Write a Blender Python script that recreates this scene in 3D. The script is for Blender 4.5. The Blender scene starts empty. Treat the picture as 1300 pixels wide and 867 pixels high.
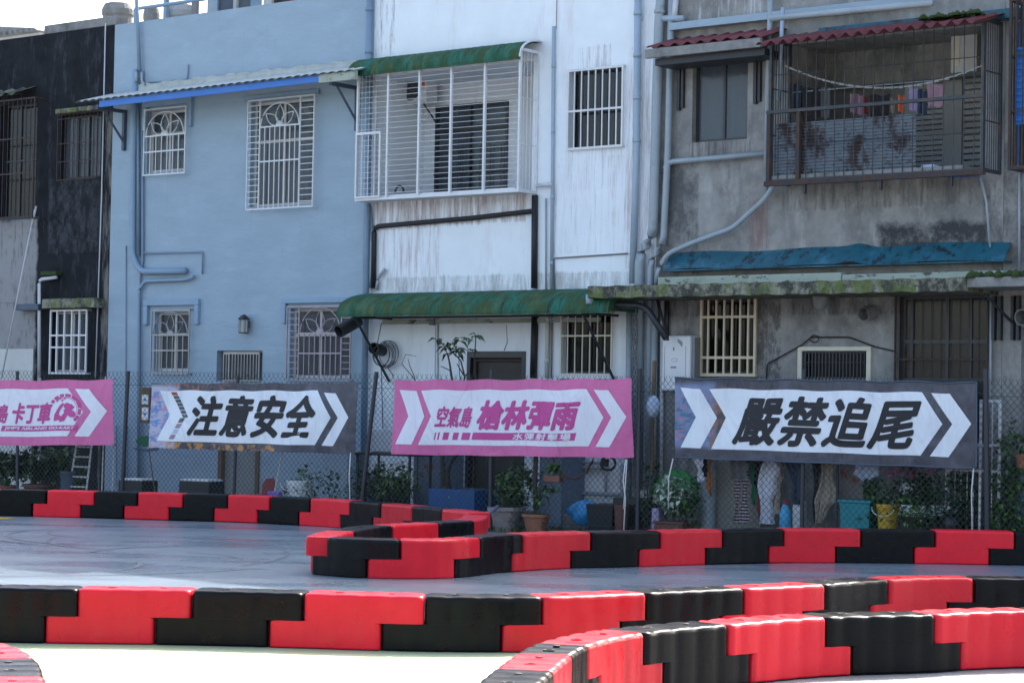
import bpy, math, random
from math import sin, cos, pi, radians, sqrt
from mathutils import Vector, Matrix
random.seed(7)
S = bpy.context.scene
COL = S.collection

# ---------------------------------------------------------------- camera
CAMH, FPX, CX, CY = 1.85, 2800.0, 650.0, 433.5
PITCH, ROLL = math.atan(81.5 / FPX), radians(1.02)
cam = bpy.data.cameras.new('camera'); camo = bpy.data.objects.new('camera', cam); COL.objects.link(camo)
cam.sensor_width = 36; cam.lens = 36 * FPX / 1300; cam.clip_end = 3000; cam.clip_start = .1
CM = Matrix.Translation((0, 0, CAMH)) @ Matrix.Rotation(pi / 2 + PITCH, 4, 'X') @ Matrix.Rotation(ROLL, 4, 'Z')
camo.matrix_world = CM; S.camera = camo
S.render.resolution_x, S.render.resolution_y = 1024, 682
S.cycles.max_bounces = 7; S.cycles.diffuse_bounces = 4; S.cycles.transparent_max_bounces = 12

# ---------------------------------------------------------------- sky, sun, exposure
SUN_EL, SUN_AZ = radians(43), radians(35)        # azimuth measured from +Y towards +X
W = bpy.data.worlds.new('World'); S.world = W; W.use_nodes = True
nt = W.node_tree; bg = nt.nodes['Background']; sky = nt.nodes.new('ShaderNodeTexSky')
sky.sky_type = 'NISHITA'; sky.sun_disc = False; sky.sun_elevation = SUN_EL; sky.sun_rotation = SUN_AZ
sky.air_density = 1.0; sky.dust_density = 4.5; sky.ozone_density = .6
nt.links.new(sky.outputs[0], bg.inputs[0]); bg.inputs[1].default_value = 0.15
sl = bpy.data.lights.new('sun', 'SUN'); sl.energy = 2.75; sl.angle = radians(.53); sl.color = (1, .96, .9)
so = bpy.data.objects.new('sun', sl); COL.objects.link(so)
sd = Vector((sin(SUN_AZ) * cos(SUN_EL), cos(SUN_AZ) * cos(SUN_EL), sin(SUN_EL)))
so.rotation_euler = sd.to_track_quat('Z', 'Y').to_euler()
S.view_settings.view_transform = 'Standard'; S.view_settings.look = 'None'
S.view_settings.exposure = 1.92; S.view_settings.gamma = 1

# ---------------------------------------------------------------- frames: x along, y away from the camera, z up
class Frame:
    def __init__(s, ox, oy, yaw):
        s.M = Matrix.Translation((ox, oy, 0)) @ Matrix.Rotation(-yaw, 4, 'Z'); s.I = s.M.inverted(); s.yaw = -yaw
    def px(s, x, y, v=0.0):
        """where the sight line through a point of the photograph meets the upright plane at depth v: (u, z)"""
        d = (CM.to_3x3() @ Vector(((x - CX) / FPX, -(y - CY) / FPX, -1))); o = Vector((0, 0, CAMH))
        dl = s.I.to_3x3() @ d; ol = s.I @ o
        t = (v - ol.y) / dl.y
        p = ol + dl * t
        return p.x, p.z
    def rect(s, x0, y0, x1, y1, v=0.0):
        ym, xm = (y0 + y1) / 2, (x0 + x1) / 2
        return s.px(x0, ym, v)[0], s.px(x1, ym, v)[0], s.px(xm, y1, v)[1], s.px(xm, y0, v)[1]
WF = Frame(0, 0, 0)
F = Frame(0, 34.5, math.atan(2800 / 3550))       # the house fronts
N = Frame(0, 32.3, math.atan(.623))              # the chain-link fence

# ---------------------------------------------------------------- materials
def mat(name, col, rough=.7, metal=0, var=.12, scale=6, bump=.0, bscale=40, spec=.5, coat=0,
        stains=(), island=0, streak=None, stretch=(1, 1, 1)):
    m = bpy.data.materials.new(name); m.use_nodes = True; t = m.node_tree; n = t.nodes; L = t.links
    b = n['Principled BSDF']; b.inputs['Roughness'].default_value = rough; b.inputs['Metallic'].default_value = metal
    b.inputs['Specular IOR Level'].default_value = spec; b.inputs['Coat Weight'].default_value = coat
    tc = n.new('ShaderNodeTexCoord'); mp = n.new('ShaderNodeMapping'); mp.inputs['Scale'].default_value = stretch
    L.new(tc.outputs['Object'], mp.inputs[0])
    no = n.new('ShaderNodeTexNoise'); no.inputs['Scale'].default_value = scale; no.inputs['Detail'].default_value = 6
    no.inputs['Roughness'].default_value = .62; L.new(mp.outputs[0], no.inputs['Vector'])
    mr = n.new('ShaderNodeMapRange'); L.new(no.outputs[0], mr.inputs[0])
    mr.inputs[1].default_value = .25; mr.inputs[2].default_value = .75
    mr.inputs[3].default_value = 1 - var; mr.inputs[4].default_value = 1 + var
    mul = n.new('ShaderNodeVectorMath'); mul.operation = 'SCALE'; mul.inputs[0].default_value = col[:3]
    L.new(mr.outputs[0], mul.inputs['Scale']); cur = mul.outputs[0]
    if island:
        g = n.new('ShaderNodeNewGeometry'); m2 = n.new('ShaderNodeMapRange'); L.new(g.outputs['Random Per Island'], m2.inputs[0])
        m2.inputs[3].default_value = 1 - island; m2.inputs[4].default_value = 1 + island
        k = n.new('ShaderNodeVectorMath'); k.operation = 'SCALE'; L.new(cur, k.inputs[0]); L.new(m2.outputs[0], k.inputs['Scale']); cur = k.outputs[0]
    rmod = None
    for st in stains:
        # dict: col, scale, stretch, lo, hi, amt, box=(x0,x1,z0,z1,soft), seed
        mp2 = n.new('ShaderNodeMapping'); mp2.inputs['Scale'].default_value = st.get('stretch', (1, 1, 1))
        mp2.inputs['Location'].default_value = (st.get('seed', 3.1), st.get('seed', 3.1) * 2, st.get('seed', 3.1))
        L.new(tc.outputs['Object'], mp2.inputs[0])
        n2 = n.new('ShaderNodeTexNoise'); n2.inputs['Scale'].default_value = st.get('scale', 1); n2.inputs['Detail'].default_value = 8
        n2.inputs['Roughness'].default_value = st.get('rg', .65); L.new(mp2.outputs[0], n2.inputs['Vector'])
        val = n2.outputs[0]
        if 'box' in st:
            x0, x1, z0, z1, sf = st['box']
            sp = n.new('ShaderNodeSeparateXYZ'); L.new(tc.outputs['Object'], sp.inputs[0])
            def ms(op, a, b_=None, cl=False):
                q = n.new('ShaderNodeMath'); q.operation = op; q.use_clamp = cl
                for i, w in enumerate((a, b_)):
                    if w is None: continue
                    if isinstance(w, (int, float)): q.inputs[i].default_value = w
                    else: L.new(w, q.inputs[i])
                return q.outputs[0]
            dx = ms('MAXIMUM', ms('SUBTRACT', x0, sp.outputs[0]), ms('SUBTRACT', sp.outputs[0], x1))
            dz = ms('MAXIMUM', ms('SUBTRACT', z0, sp.outputs[2]), ms('SUBTRACT', sp.outputs[2], z1))
            dd = ms('MAXIMUM', dx, dz)                      # < 0 inside the box
            dd = ms('DIVIDE', dd, sf)
            val = ms('SUBTRACT', val, ms('MAXIMUM', dd, 0.0))
        r2 = n.new('ShaderNodeMapRange'); r2.clamp = True; L.new(val, r2.inputs[0])
        r2.inputs[1].default_value = st.get('lo', .5); r2.inputs[2].default_value = st.get('hi', .65)
        r2.inputs[3].default_value = 0; r2.inputs[4].default_value = st.get('amt', 1)
        mx = n.new('ShaderNodeMix'); mx.data_type = 'RGBA'; L.new(r2.outputs[0], mx.inputs[0]); L.new(cur, mx.inputs[6])
        mx.inputs[7].default_value = (*st['col'], 1); cur = mx.outputs[2]
    L.new(cur, b.inputs['Base Color'])
    if bump:
        nb = n.new('ShaderNodeTexNoise'); nb.inputs['Scale'].default_value = bscale; nb.inputs['Detail'].default_value = 5
        L.new(mp.outputs[0], nb.inputs['Vector'])
        bp = n.new('ShaderNodeBump'); bp.inputs['Strength'].default_value = bump; bp.inputs['Distance'].default_value = .03
        L.new(nb.outputs[0], bp.inputs['Height']); L.new(bp.outputs[0], b.inputs['Normal'])
    return m

def glass(name, tint, mixv=.5, rough=.05):
    m = bpy.data.materials.new(name); m.use_nodes = True; t = m.node_tree; n = t.nodes; L = t.links
    b = n['Principled BSDF']; b.inputs['Base Color'].default_value = (*tint, 1); b.inputs['Roughness'].default_value = rough
    tr = n.new('ShaderNodeBsdfTransparent'); mx = n.new('ShaderNodeMixShader'); mx.inputs[0].default_value = mixv
    L.new(tr.outputs[0], mx.inputs[1]); L.new(b.outputs[0], mx.inputs[2]); L.new(mx.outputs[0], n['Material Output'].inputs[0])
    return m

M = {}
M['blue_wall'] = mat('blue painted plaster', (.28, .365, .43), .75, var=.07, scale=1.3, bump=.35, bscale=5, stretch=(1, 1, 2.2),
    stains=[dict(col=(.34, .44, .52), scale=1.2, stretch=(1, 1, 3), lo=.52, hi=.72, amt=.55),
            dict(col=(.15, .23, .33), scale=3, stretch=(5, 5, .35), lo=.6, hi=.85, amt=.45, seed=8)])
M['blue_trim'] = mat('blue painted trim', (.225, .325, .42), .6, var=.08, scale=3)
M['blue_pipe'] = mat('blue painted pipe', (.17, .25, .33), .5, var=.1, scale=4)
M['white_wall'] = mat('white painted plaster', (.66, .68, .70), .7, var=.04, scale=2, bump=.15, bscale=6,
    stains=[dict(col=(.50, .40, .38), scale=1.7, stretch=(2.5, 2.5, .5), lo=.56, hi=.85, amt=.5),
            dict(col=(.33, .27, .25), scale=4, stretch=(6, 6, .4), lo=.66, hi=.85, amt=.5, seed=5),
            dict(col=(.12, .10, .09), scale=9, stretch=(2, 2, .8), lo=.72, hi=.8, amt=.7, seed=11)])
M['gray_wall'] = mat('weathered grey cement render', (.235, .23, .215), .85, var=.3, scale=3.5, bump=.5, bscale=8,
    stains=[dict(col=(.05, .05, .05), scale=1.1, stretch=(1, 1, .8), lo=.50, hi=.66, amt=.85, rg=.78),
            dict(col=(.42, .42, .40), scale=1.9, stretch=(1.8, 1.8, .6), lo=.54, hi=.74, amt=.65, seed=6),
            dict(col=(.05, .05, .052), scale=5, stretch=(4, 4, .5), lo=.6, hi=.72, amt=.7, seed=9),
            dict(col=(.45, .45, .44), scale=14, stretch=(1.5, 1.5, .5), lo=.69, hi=.74, amt=.8, seed=13)])
M['lower_gray'] = M['gray_wall']
M['metal_white'] = mat('white painted steel', (.62, .63, .63), .45, var=.08, scale=8,
    stains=[dict(col=(.22, .13, .08), scale=9, lo=.63, hi=.75, amt=.6)])
M['alu'] = mat('dull stainless steel', (.30, .30, .30), .35, metal=.6, var=.15, scale=9,
    stains=[dict(col=(.2, .14, .1), scale=7, lo=.6, hi=.75, amt=.5)])
M['pink_alu'] = mat('weathered pinkish aluminium', (.34, .28, .30), .45, metal=.3, var=.15, scale=9)
M['cream'] = mat('cream painted steel', (.58, .49, .33), .5, var=.08, scale=7)
M['cream_pale'] = mat('pale cream aluminium', (.62, .58, .46), .45, var=.06, scale=7)
M['dark_steel'] = mat('dark grey painted steel', (.022, .025, .03), .5, var=.2, scale=9)
M['rust'] = mat('rusted steel', (.055, .032, .022), .8, var=.5, scale=12, stains=[dict(col=(.03, .035, .042), scale=5, lo=.45, hi=.6, amt=.85)])
M['cage_steel'] = mat('grey rusting bars', (.035, .042, .05), .6, var=.3, scale=9, stains=[dict(col=(.11, .06, .035), scale=4, lo=.55, hi=.65, amt=.8)])
M['frame_dark'] = mat('dark bronze window frame', (.025, .027, .03), .4, var=.15)
M['frame_pale'] = mat('pale window frame', (.48, .47, .43), .5, var=.08)
M['glass_dark'] = glass('dark window glass', (.012, .015, .018), .55)
M['glass_grey'] = glass('grey window glass', (.08, .10, .12), .6, .12)
M['glass_brown'] = glass('brown tinted glass', (.05, .045, .04), .7, .1)
M['curtain'] = mat('pale curtain cloth', (.30, .32, .33), .9, var=.1)
M['curtain_dark'] = mat('dim curtain cloth', (.13, .15, .16), .9, var=.15)
M['pipe_grey'] = mat('grey pvc pipe', (.28, .33, .36), .4, var=.08, scale=5, stains=[dict(col=(.16, .17, .18), scale=4, lo=.58, hi=.72, amt=.5)])
M['pipe_blue'] = mat('pale blue pvc pipe', (.30, .38, .45), .4, var=.08, scale=5)
M['pipe_white'] = mat('white pvc pipe', (.52, .54, .55), .5, var=.1, scale=6)
M['black_rubber'] = mat('black cable wrap', (.012, .012, .014), .6, var=.2)
M['cable'] = mat('grey cable', (.16, .17, .18), .6)
M['green_roof'] = mat('faded green corrugated plastic', (.03, .085, .045), .75, spec=.12, var=.35, scale=5, stretch=(5, 1, 1),
    stains=[dict(col=(.03, .15, .11), scale=2.2, stretch=(2.5, 1, 1), lo=.45, hi=.62, amt=.8),
            dict(col=(.10, .12, .05), scale=2.5, stretch=(1.5, 1, 1), lo=.5, hi=.66, amt=.75, seed=8),
            dict(col=(.02, .03, .025), scale=2.4, stretch=(5, 1, .7), lo=.56, hi=.66, amt=.85, seed=12), dict(col=(.05,.075,.03), scale=5, stretch=(1,1,.6), lo=.5, hi=.6, amt=.8, seed=22)])
M['red_roof'] = mat('faded red corrugated sheet', (.17, .04, .045), .75, var=.25, scale=5,
    stains=[dict(col=(.10, .07, .06), scale=2.5, lo=.55, hi=.7, amt=.8)])
M['blue_fascia'] = mat('bright blue painted metal', (.025, .15, .48), .4, var=.1, scale=3,
    stains=[dict(col=(.12, .09, .22), scale=2.2, lo=.6, hi=.75, amt=.5)])
M['pale_roof'] = mat('pale weathered roof sheet', (.42, .45, .42), .8, var=.15, scale=6, stains=[dict(col=(.25, .28, .25), scale=6, lo=.58, hi=.7, amt=.6)])
M['blue_gutter'] = mat('weathered blue sheet metal', (.010, .095, .135), .5, var=.3, scale=4,
    stains=[dict(col=(.008, .014, .018), scale=5, stretch=(1, 1, .8), lo=.52, hi=.58, amt=.95, rg=.8),
            dict(col=(.05, .22, .32), scale=2, lo=.55, hi=.7, amt=.6, seed=5)])
M['moss_slab'] = mat('mossy concrete', (.23, .23, .17), .9, var=.3, scale=8, bump=.6, bscale=20,
    stains=[dict(col=(.035, .035, .028), scale=3.5, stretch=(1.2, 1.2, 1.0), lo=.42, hi=.54, amt=.95, rg=.8),
            dict(col=(.10, .14, .03), scale=2.5, stretch=(1.5, 1.5, .7), lo=.5, hi=.62, amt=.85, seed=7)])
M['pale_ledge'] = mat('pale painted ledge', (.34, .38, .31), .7, var=.12, scale=4,
    stains=[dict(col=(.04, .045, .035), scale=4, stretch=(1.5, 1, 3), lo=.57, hi=.63, amt=.9),
            dict(col=(.12, .17, .04), scale=2, lo=.55, hi=.68, amt=.7, seed=4)])
M['moss'] = mat('moss', (.035, .06, .014), 1, var=.5, scale=15, bump=.8, bscale=60)
M['concrete'] = mat('grey concrete', (.22, .22, .21), .9, var=.2, scale=6, bump=.4, bscale=25, stains=[dict(col=(.07, .075, .07), scale=2, lo=.5, hi=.68, amt=.7)])
M['white_plastic'] = mat('white enamelled casing', (.66, .67, .68), .4, var=.03)
M['grey_plastic'] = mat('grey plastic', (.20, .21, .22), .5, var=.1)
M['near_black'] = mat('black plastic', (.015, .016, .018), .5, var=.2)
M['dark_paint'] = mat('black print', (.012, .013, .016), .6, var=.15, scale=10)
M['lamp_glass'] = glass('frosted lamp glass', (.42, .43, .40), .85, .3)
M['wood'] = mat('weathered wood', (.13, .085, .05), .8, var=.35, scale=12, stretch=(1, 1, .2))
M['terracotta'] = mat('terracotta', (.27, .11, .06), .85, var=.2, scale=9, stains=[dict(col=(.14, .12, .10), scale=6, lo=.55, hi=.7, amt=.7)])
M['brown_pot'] = mat('brown plastic planter', (.13, .05, .035), .6, var=.2, scale=9)
M['grey_pot'] = mat('grey stone pot', (.22, .19, .17), .9, var=.25, scale=9, bump=.3)
M['blue_pot'] = mat('blue painted planter', (.008, .07, .22), .5, var=.2, scale=6, stains=[dict(col=(.03, .06, .09), scale=5, lo=.55, hi=.7, amt=.7)])
M['soil'] = mat('soil', (.04, .03, .02), 1, var=.4, scale=30)
M['leaf'] = mat('green leaves', (.045, .10, .022), .5, var=.2, scale=3, island=.55)
M['leaf_dark'] = mat('dark green leaves', (.022, .055, .018), .5, var=.2, scale=3, island=.55)
M['leaf_pale'] = mat('variegated pale leaves', (.30, .36, .28), .5, var=.2, island=.6)
M['flower'] = mat('pink flowers', (.48, .07, .20), .6, island=.4)
M['bark'] = mat('thin bark', (.05, .042, .035), .9, var=.3, scale=20)
M['grass'] = mat('low weeds', (.05, .08, .02), .8, island=.5)
M['fence_post'] = mat('grey painted fence post', (.025, .026, .034), .5, var=.15, scale=6, stains=[dict(col=(.13, .13, .15), scale=9, lo=.66, hi=.72, amt=.6)])
M['fence_wire'] = mat('green coated fence wire', (.010, .020, .021), .5, var=.3, scale=2)
M['rope'] = mat('white rope', (.55, .54, .52), .9)
M['orange'] = mat('orange plastic', (.65, .12, .03), .5)
M['bluesheet'] = mat('blue corrugated sheet', (.02, .14, .45), .5, var=.15, scale=5, stains=[dict(col=(.012, .04, .10), scale=4, lo=.55, hi=.7, amt=.7)])
M['rusty_sheet'] = mat('blue grey corrugated sheet eaten by rust', (.14, .17, .195), .5, metal=.1, var=.15, scale=4,
    stains=[dict(col=(.035, .018, .015), scale=1.5, stretch=(1.6, 1, .8), lo=.50, hi=.56, amt=.95, seed=2.4, rg=.8), dict(col=(.05, .03, .03), scale=14, lo=.56, hi=.62, amt=.8, seed=5)])
M['shutter'] = mat('dim white shutter', (.36, .37, .35), .6, var=.1, scale=3)
M['shelf_white'] = mat('off white panel', (.50, .51, .48), .6, var=.08)
M['door_grey'] = mat('grey door', (.23, .235, .23), .6, var=.12, scale=3)
M['door_dark'] = mat('dark brown door', (.035, .03, .025), .6, var=.2)
M['navy'] = mat('dark blue grey paint', (.06, .085, .12), .6, var=.15)
M['pier'] = mat('blue grey painted pier', (.15, .20, .27), .7, var=.12, scale=4, bump=.2, bscale=10)
M['red_print'] = mat('faded red print', (.35, .06, .05), .7, var=.2)
M['granite'] = mat('speckled granite', (.22, .20, .18), .6, var=.5, scale=60)
M['light_strap'] = mat('pale grey tape', (.22, .20, .27), .6)
for nm, c in dict(cloth_white=(.62, .64, .70), cloth_black=(.012, .012, .014), cloth_grey=(.13, .135, .14), cloth_green=(.02, .13, .06),
                  cloth_red=(.24, .03, .03), cloth_beige=(.34, .29, .23), cloth_navy=(.03, .05, .09), cloth_pale=(.42, .52, .66),
                  cloth_orange=(.36, .13, .04), cloth_pink=(.36, .22, .28), cloth_lilac=(.36, .30, .46), sheet_beige=(.28, .27, .23),
                  bag_blue=(.03, .28, .62), teal=(.01, .22, .25), yellow=(.50, .30, .015), tarp_green=(.015, .19, .04), bottle_blue=(.05, .32, .55),
                  seat_red=(.22, .035, .045), purple=(.18, .12, .42), foam=(.66, .70, .72), deep_blue=(.015, .07, .16), bright_blue=(.03, .12, .5)).items():
    M[nm] = mat(nm.replace('_', ' '), c, .75 if 'cloth' in nm else .45, var=.12, scale=8, bump=.15, bscale=30)
M['stripes'] = mat('striped cloth', (.35, .28, .28), .9)
_t = M['stripes'].node_tree; _w = _t.nodes.new('ShaderNodeTexWave'); _w.bands_direction = 'Z'; _w.inputs['Scale'].default_value = 7
_c = _t.nodes.new('ShaderNodeTexCoord'); _t.links.new(_c.outputs['Object'], _w.inputs['Vector'])
_r = _t.nodes.new('ShaderNodeValToRGB'); _r.color_ramp.interpolation = 'CONSTANT'
_r.color_ramp.elements[0].color = (.02, .015, .02, 1); _r.color_ramp.elements[1].position = .5; _r.color_ramp.elements[1].color = (.42, .33, .34, 1)
_t.links.new(_w.outputs[0], _r.inputs[0]); _t.links.new(_r.outputs[0], _t.nodes['Principled BSDF'].inputs['Base Color'])

def plastic(name, col, rough, scuff, samt=.35, spec=.45):
    m = mat(name, col, rough, var=.10, scale=3, bump=.12, bscale=9, spec=spec,
            stains=[dict(col=scuff, scale=3.5, stretch=(1.2, 1.2, 3), lo=.52, hi=.8, amt=samt, rg=.75),
                    dict(col=tuple(c * .45 for c in col), scale=6, stretch=(3, 3, .6), lo=.58, hi=.8, amt=.4, seed=9), dict(col=(.03, .012, .014), scale=3, stretch=(.8, .8, 9), lo=.64, hi=.71, amt=.6, seed=21, rg=.75), dict(col=(.30, .25, .22), scale=22, stretch=(1, 1, 1.5), lo=.68, hi=.74, amt=.35, seed=31)])
    t = m.node_tree; n = t.nodes; no = n.new('ShaderNodeTexNoise'); no.inputs['Scale'].default_value = 5; no.inputs['Detail'].default_value = 7
    lk = n['Principled BSDF'].inputs['Base Color'].links[0]; src = lk.from_socket          # each block faded a little differently
    oi = n.new('ShaderNodeObjectInfo'); vr = n.new('ShaderNodeMapRange'); t.links.new(oi.outputs['Random'], vr.inputs[0]); vr.inputs[3].default_value = .78; vr.inputs[4].default_value = 1.12
    vs = n.new('ShaderNodeVectorMath'); vs.operation = 'SCALE'; t.links.new(src, vs.inputs[0]); t.links.new(vr.outputs[0], vs.inputs['Scale']); t.links.new(vs.outputs[0], n['Principled BSDF'].inputs['Base Color'])
    tc = n.new('ShaderNodeTexCoord'); t.links.new(tc.outputs['Object'], no.inputs['Vector'])
    r = n.new('ShaderNodeMapRange'); r.inputs[1].default_value = .3; r.inputs[2].default_value = .7
    r.inputs[3].default_value = rough - .07; r.inputs[4].default_value = rough + .16
    t.links.new(no.outputs[0], r.inputs[0]); t.links.new(r.outputs[0], n['Principled BSDF'].inputs['Roughness'])
    return m
M['red_block'] = plastic('red barrier plastic', (.70, .010, .024), .30, (.6, .05, .06), .3, .30)
M['black_block'] = plastic('black barrier plastic', (.003, .0036, .0045), .28, (.013, .013, .016), .5, .16)

# ---------------------------------------------------------------- mesh builder
class MB:
    def __init__(s): s.v = []; s.f = []; s.m = []; s.cur = 0
    def add(s, vs, fs):
        b = len(s.v); s.v += [tuple(p) for p in vs]; s.f += [tuple(b + i for i in f) for f in fs]; s.m += [s.cur] * len(fs); return s
    def box(s, x0, x1, y0, y1, z0, z1):
        if x0 > x1: x0, x1 = x1, x0
        if y0 > y1: y0, y1 = y1, y0
        if z0 > z1: z0, z1 = z1, z0
        vs = [(x, y, z) for z in (z0, z1) for y in (y0, y1) for x in (x0, x1)]
        return s.add(vs, [(0, 2, 3, 1), (4, 5, 7, 6), (0, 1, 5, 4), (2, 6, 7, 3), (0, 4, 6, 2), (1, 3, 7, 5)])
    def tube(s, pts, r, n=8, cap=True, r1=None):
        pts = [Vector(p) for p in pts]; k = len(pts); vs = []; fs = []
        for i, p in enumerate(pts):
            a = pts[max(i - 1, 0)]; b = pts[min(i + 1, k - 1)]; d = (b - a).normalized()
            ref = Vector((0, 0, 1)) if abs(d.z) < .9 else Vector((1, 0, 0))
            e1 = d.cross(ref).normalized(); e2 = d.cross(e1)
            sc = 1.0
            if 0 < i < k - 1:
                c = (pts[i] - a).normalized().dot((b - pts[i]).normalized()); sc = min(1.5, 1 / max(.3, sqrt(max(.0, (1 + c) / 2))))
            rr = (r if r1 is None else r + (r1 - r) * i / (k - 1))
            for j in range(n):
                t = 2 * pi * j / n; vs.append(p + (e1 * cos(t) + e2 * sin(t)) * rr * (sc if False else 1))
        for i in range(k - 1):
            for j in range(n):
                fs.append((i * n + j, i * n + (j + 1) % n, (i + 1) * n + (j + 1) % n, (i + 1) * n + j))
        if cap: fs.append(tuple(range(n - 1, -1, -1))); fs.append(tuple((k - 1) * n + j for j in range(n)))
        return s.add(vs, fs)
    def lathe(s, cx, cy, prof, n=16, sx=1, sy=1):
        vs = []; fs = []; k = len(prof)
        for r, z in prof:
            for j in range(n): t = 2 * pi * j / n; vs.append((cx + r * cos(t) * sx, cy + r * sin(t) * sy, z))
        for i in range(k - 1):
            for j in range(n): fs.append((i * n + j, i * n + (j + 1) % n, (i + 1) * n + (j + 1) % n, (i + 1) * n + j))
        fs.append(tuple(range(n - 1, -1, -1))); fs.append(tuple((k - 1) * n + j for j in range(n)))
        return s.add(vs, fs)
    def prism(s, poly, y0, y1):
        n = len(poly); vs = [(x, y0, z) for x, z in poly] + [(x, y1, z) for x, z in poly]
        fs = [tuple(range(n)), tuple(range(2 * n - 1, n - 1, -1))] + [(i, i + n, (i + 1) % n + n, (i + 1) % n) for i in range(n)]
        return s.add(vs, fs)
    def sheet(s, fn, nu, nv):
        vs = [fn(i / nu, j / nv) for j in range(nv + 1) for i in range(nu + 1)]
        return s.add(vs, [(j * (nu + 1) + i, j * (nu + 1) + i + 1, (j + 1) * (nu + 1) + i + 1, (j + 1) * (nu + 1) + i) for j in range(nv) for i in range(nu)])
    def slab(s, fn, nu, nv, th):
        """sheet with a back side th behind it (fn gives the front)"""
        s.sheet(fn, nu, nv)
        return s.sheet(lambda a, b: tuple(Vector(fn(1 - a, b)) + Vector(th)), nu, nv)

def fmt(o, label=None, cat=None, group=None, kind=None):
    for k, v in (('label', label), ('category', cat), ('group', group), ('kind', kind)):
        if v: o[k] = v
    return o
class Root:
    """a thing: an Empty at its base, in one of the frames"""
    def __init__(s, name, frame, u, v, z, label, cat, group=None):
        s.o = bpy.data.objects.new(name, None); COL.objects.link(s.o); s.fr = frame; s.org = Vector((u, v, z))
        s.o.matrix_world = frame.M @ Matrix.Translation((u, v, z)); s.o.empty_display_size = .2
        fmt(s.o, label, cat, group)
    def part(s, name, mb, m, parent=None, smooth=False, label=None, bevel=0, kind=None):
        o = mesh_obj(name, mb, m, s.org, smooth, bevel); o.parent = parent or s.o
        if parent is not None: pass
        return fmt(o, label, kind=kind)
def mesh_obj(name, mb, m, org=Vector((0, 0, 0)), smooth=False, bevel=0):
    me = bpy.data.meshes.new(name); me.from_pydata([(x - org[0], y - org[1], z - org[2]) for x, y, z in mb.v], [], mb.f)
    for q in (m if isinstance(m, (list, tuple)) else [m]): me.materials.append(M[q] if isinstance(q, str) else q)
    me.polygons.foreach_set('material_index', mb.m)
    if smooth: me.polygons.foreach_set('use_smooth', [True] * len(me.polygons))
    me.update()
    o = bpy.data.objects.new(name, me); COL.objects.link(o)
    if bevel:
        b = o.modifiers.new('bevel', 'BEVEL'); b.width = bevel; b.segments = 2; b.limit_method = 'ANGLE'
    return o
def single(name, mb, m, frame, label=None, cat=None, group=None, kind=None, smooth=False, bevel=0):
    """a thing that is one mesh, its origin at its base"""
    xs = [p[0] for p in mb.v]; ys = [p[1] for p in mb.v]; zs = [p[2] for p in mb.v]
    org = Vector(((min(xs) + max(xs)) / 2, (min(ys) + max(ys)) / 2, min(zs))) if kind != 'structure' else Vector((0, 0, 0))
    o = mesh_obj(name, mb, m, org, smooth, bevel); o.matrix_world = frame.M @ Matrix.Translation(org)
    return fmt(o, label, cat, group, kind)

# ================================================================ ground
def flat(name, pts, z, m, kind='structure', label=None):
    b = MB(); b.add([(x, y, z) for x, y in pts], [tuple(range(len(pts)))])
    return single(name, b, m, WF, label=label, kind=kind)
M['ground'] = mat('pale concrete ground', (.20, .20, .198), .85, var=.12, scale=2, bump=.2, bscale=20, stains=[dict(col=(.2, .2, .2), scale=3, lo=.6, hi=.8, amt=.5)])
M['cream_ground'] = mat('cream green painted ground', (.31, .36, .22), .7, var=.07, scale=2.5, bump=.15, bscale=20,
    stains=[dict(col=(.24, .20, .11), scale=1.3, stretch=(1, 2.5, 1), lo=.60, hi=.75, amt=.75), dict(col=(.22, .24, .16), scale=30, stretch=(.7, 1.5, 1), lo=.60, hi=.72, amt=.6, seed=14), dict(col=(.30, .48, .25), scale=.7, lo=.48, hi=.7, amt=.55, seed=7),
            dict(col=(.12, .12, .09), scale=14, stretch=(.5, 3, 1), lo=.70, hi=.74, amt=.6, seed=2)])
M['track'] = mat('blue grey painted race track', (.135, .175, .21), .34, var=.14, scale=1.1, bump=.10, bscale=14, spec=.5,
    stains=[dict(col=(.05, .06, .075), scale=1.4, stretch=(.35, 2.5, 1), lo=.58, hi=.72, amt=.6),
            dict(col=(.20, .23, .27), scale=2.2, stretch=(.4, 2, 1), lo=.56, hi=.75, amt=.45, seed=6)])
_t = M['track'].node_tree; _n = _t.nodes; _no = _n.new('ShaderNodeTexNoise'); _no.inputs['Scale'].default_value = .8; _no.inputs['Detail'].default_value = 6
_tc = _n.new('ShaderNodeTexCoord'); _mp = _n.new('ShaderNodeMapping'); _mp.inputs['Scale'].default_value = (.5, 1.5, 1)
_t.links.new(_tc.outputs['Object'], _mp.inputs[0]); _t.links.new(_mp.outputs[0], _no.inputs['Vector'])
_r = _n.new('ShaderNodeMapRange'); _r.inputs[1].default_value = .35; _r.inputs[2].default_value = .65; _r.inputs[3].default_value = .20; _r.inputs[4].default_value = .42
_t.links.new(_no.outputs[0], _r.inputs[0]); _t.links.new(_r.outputs[0], _n['Principled BSDF'].inputs['Roughness'])
M['yard'] = mat('damp yard concrete', (.13, .13, .12), .85, var=.3, scale=3, bump=.4, bscale=20, stains=[dict(col=(.03, .04, .02), scale=2, lo=.48, hi=.62, amt=.8)])
flat('ground', [(-900, -900), (900, -900), (900, 900), (-900, 900)], 0, 'ground')
flat('cream_ground', [(-14, 4), (.15, 4), (.15, 12), (.4, 13.5), (.9, 15), (3, 16.6), (3, 16.8), (-14, 16.75)], .004, 'cream_ground')
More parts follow.
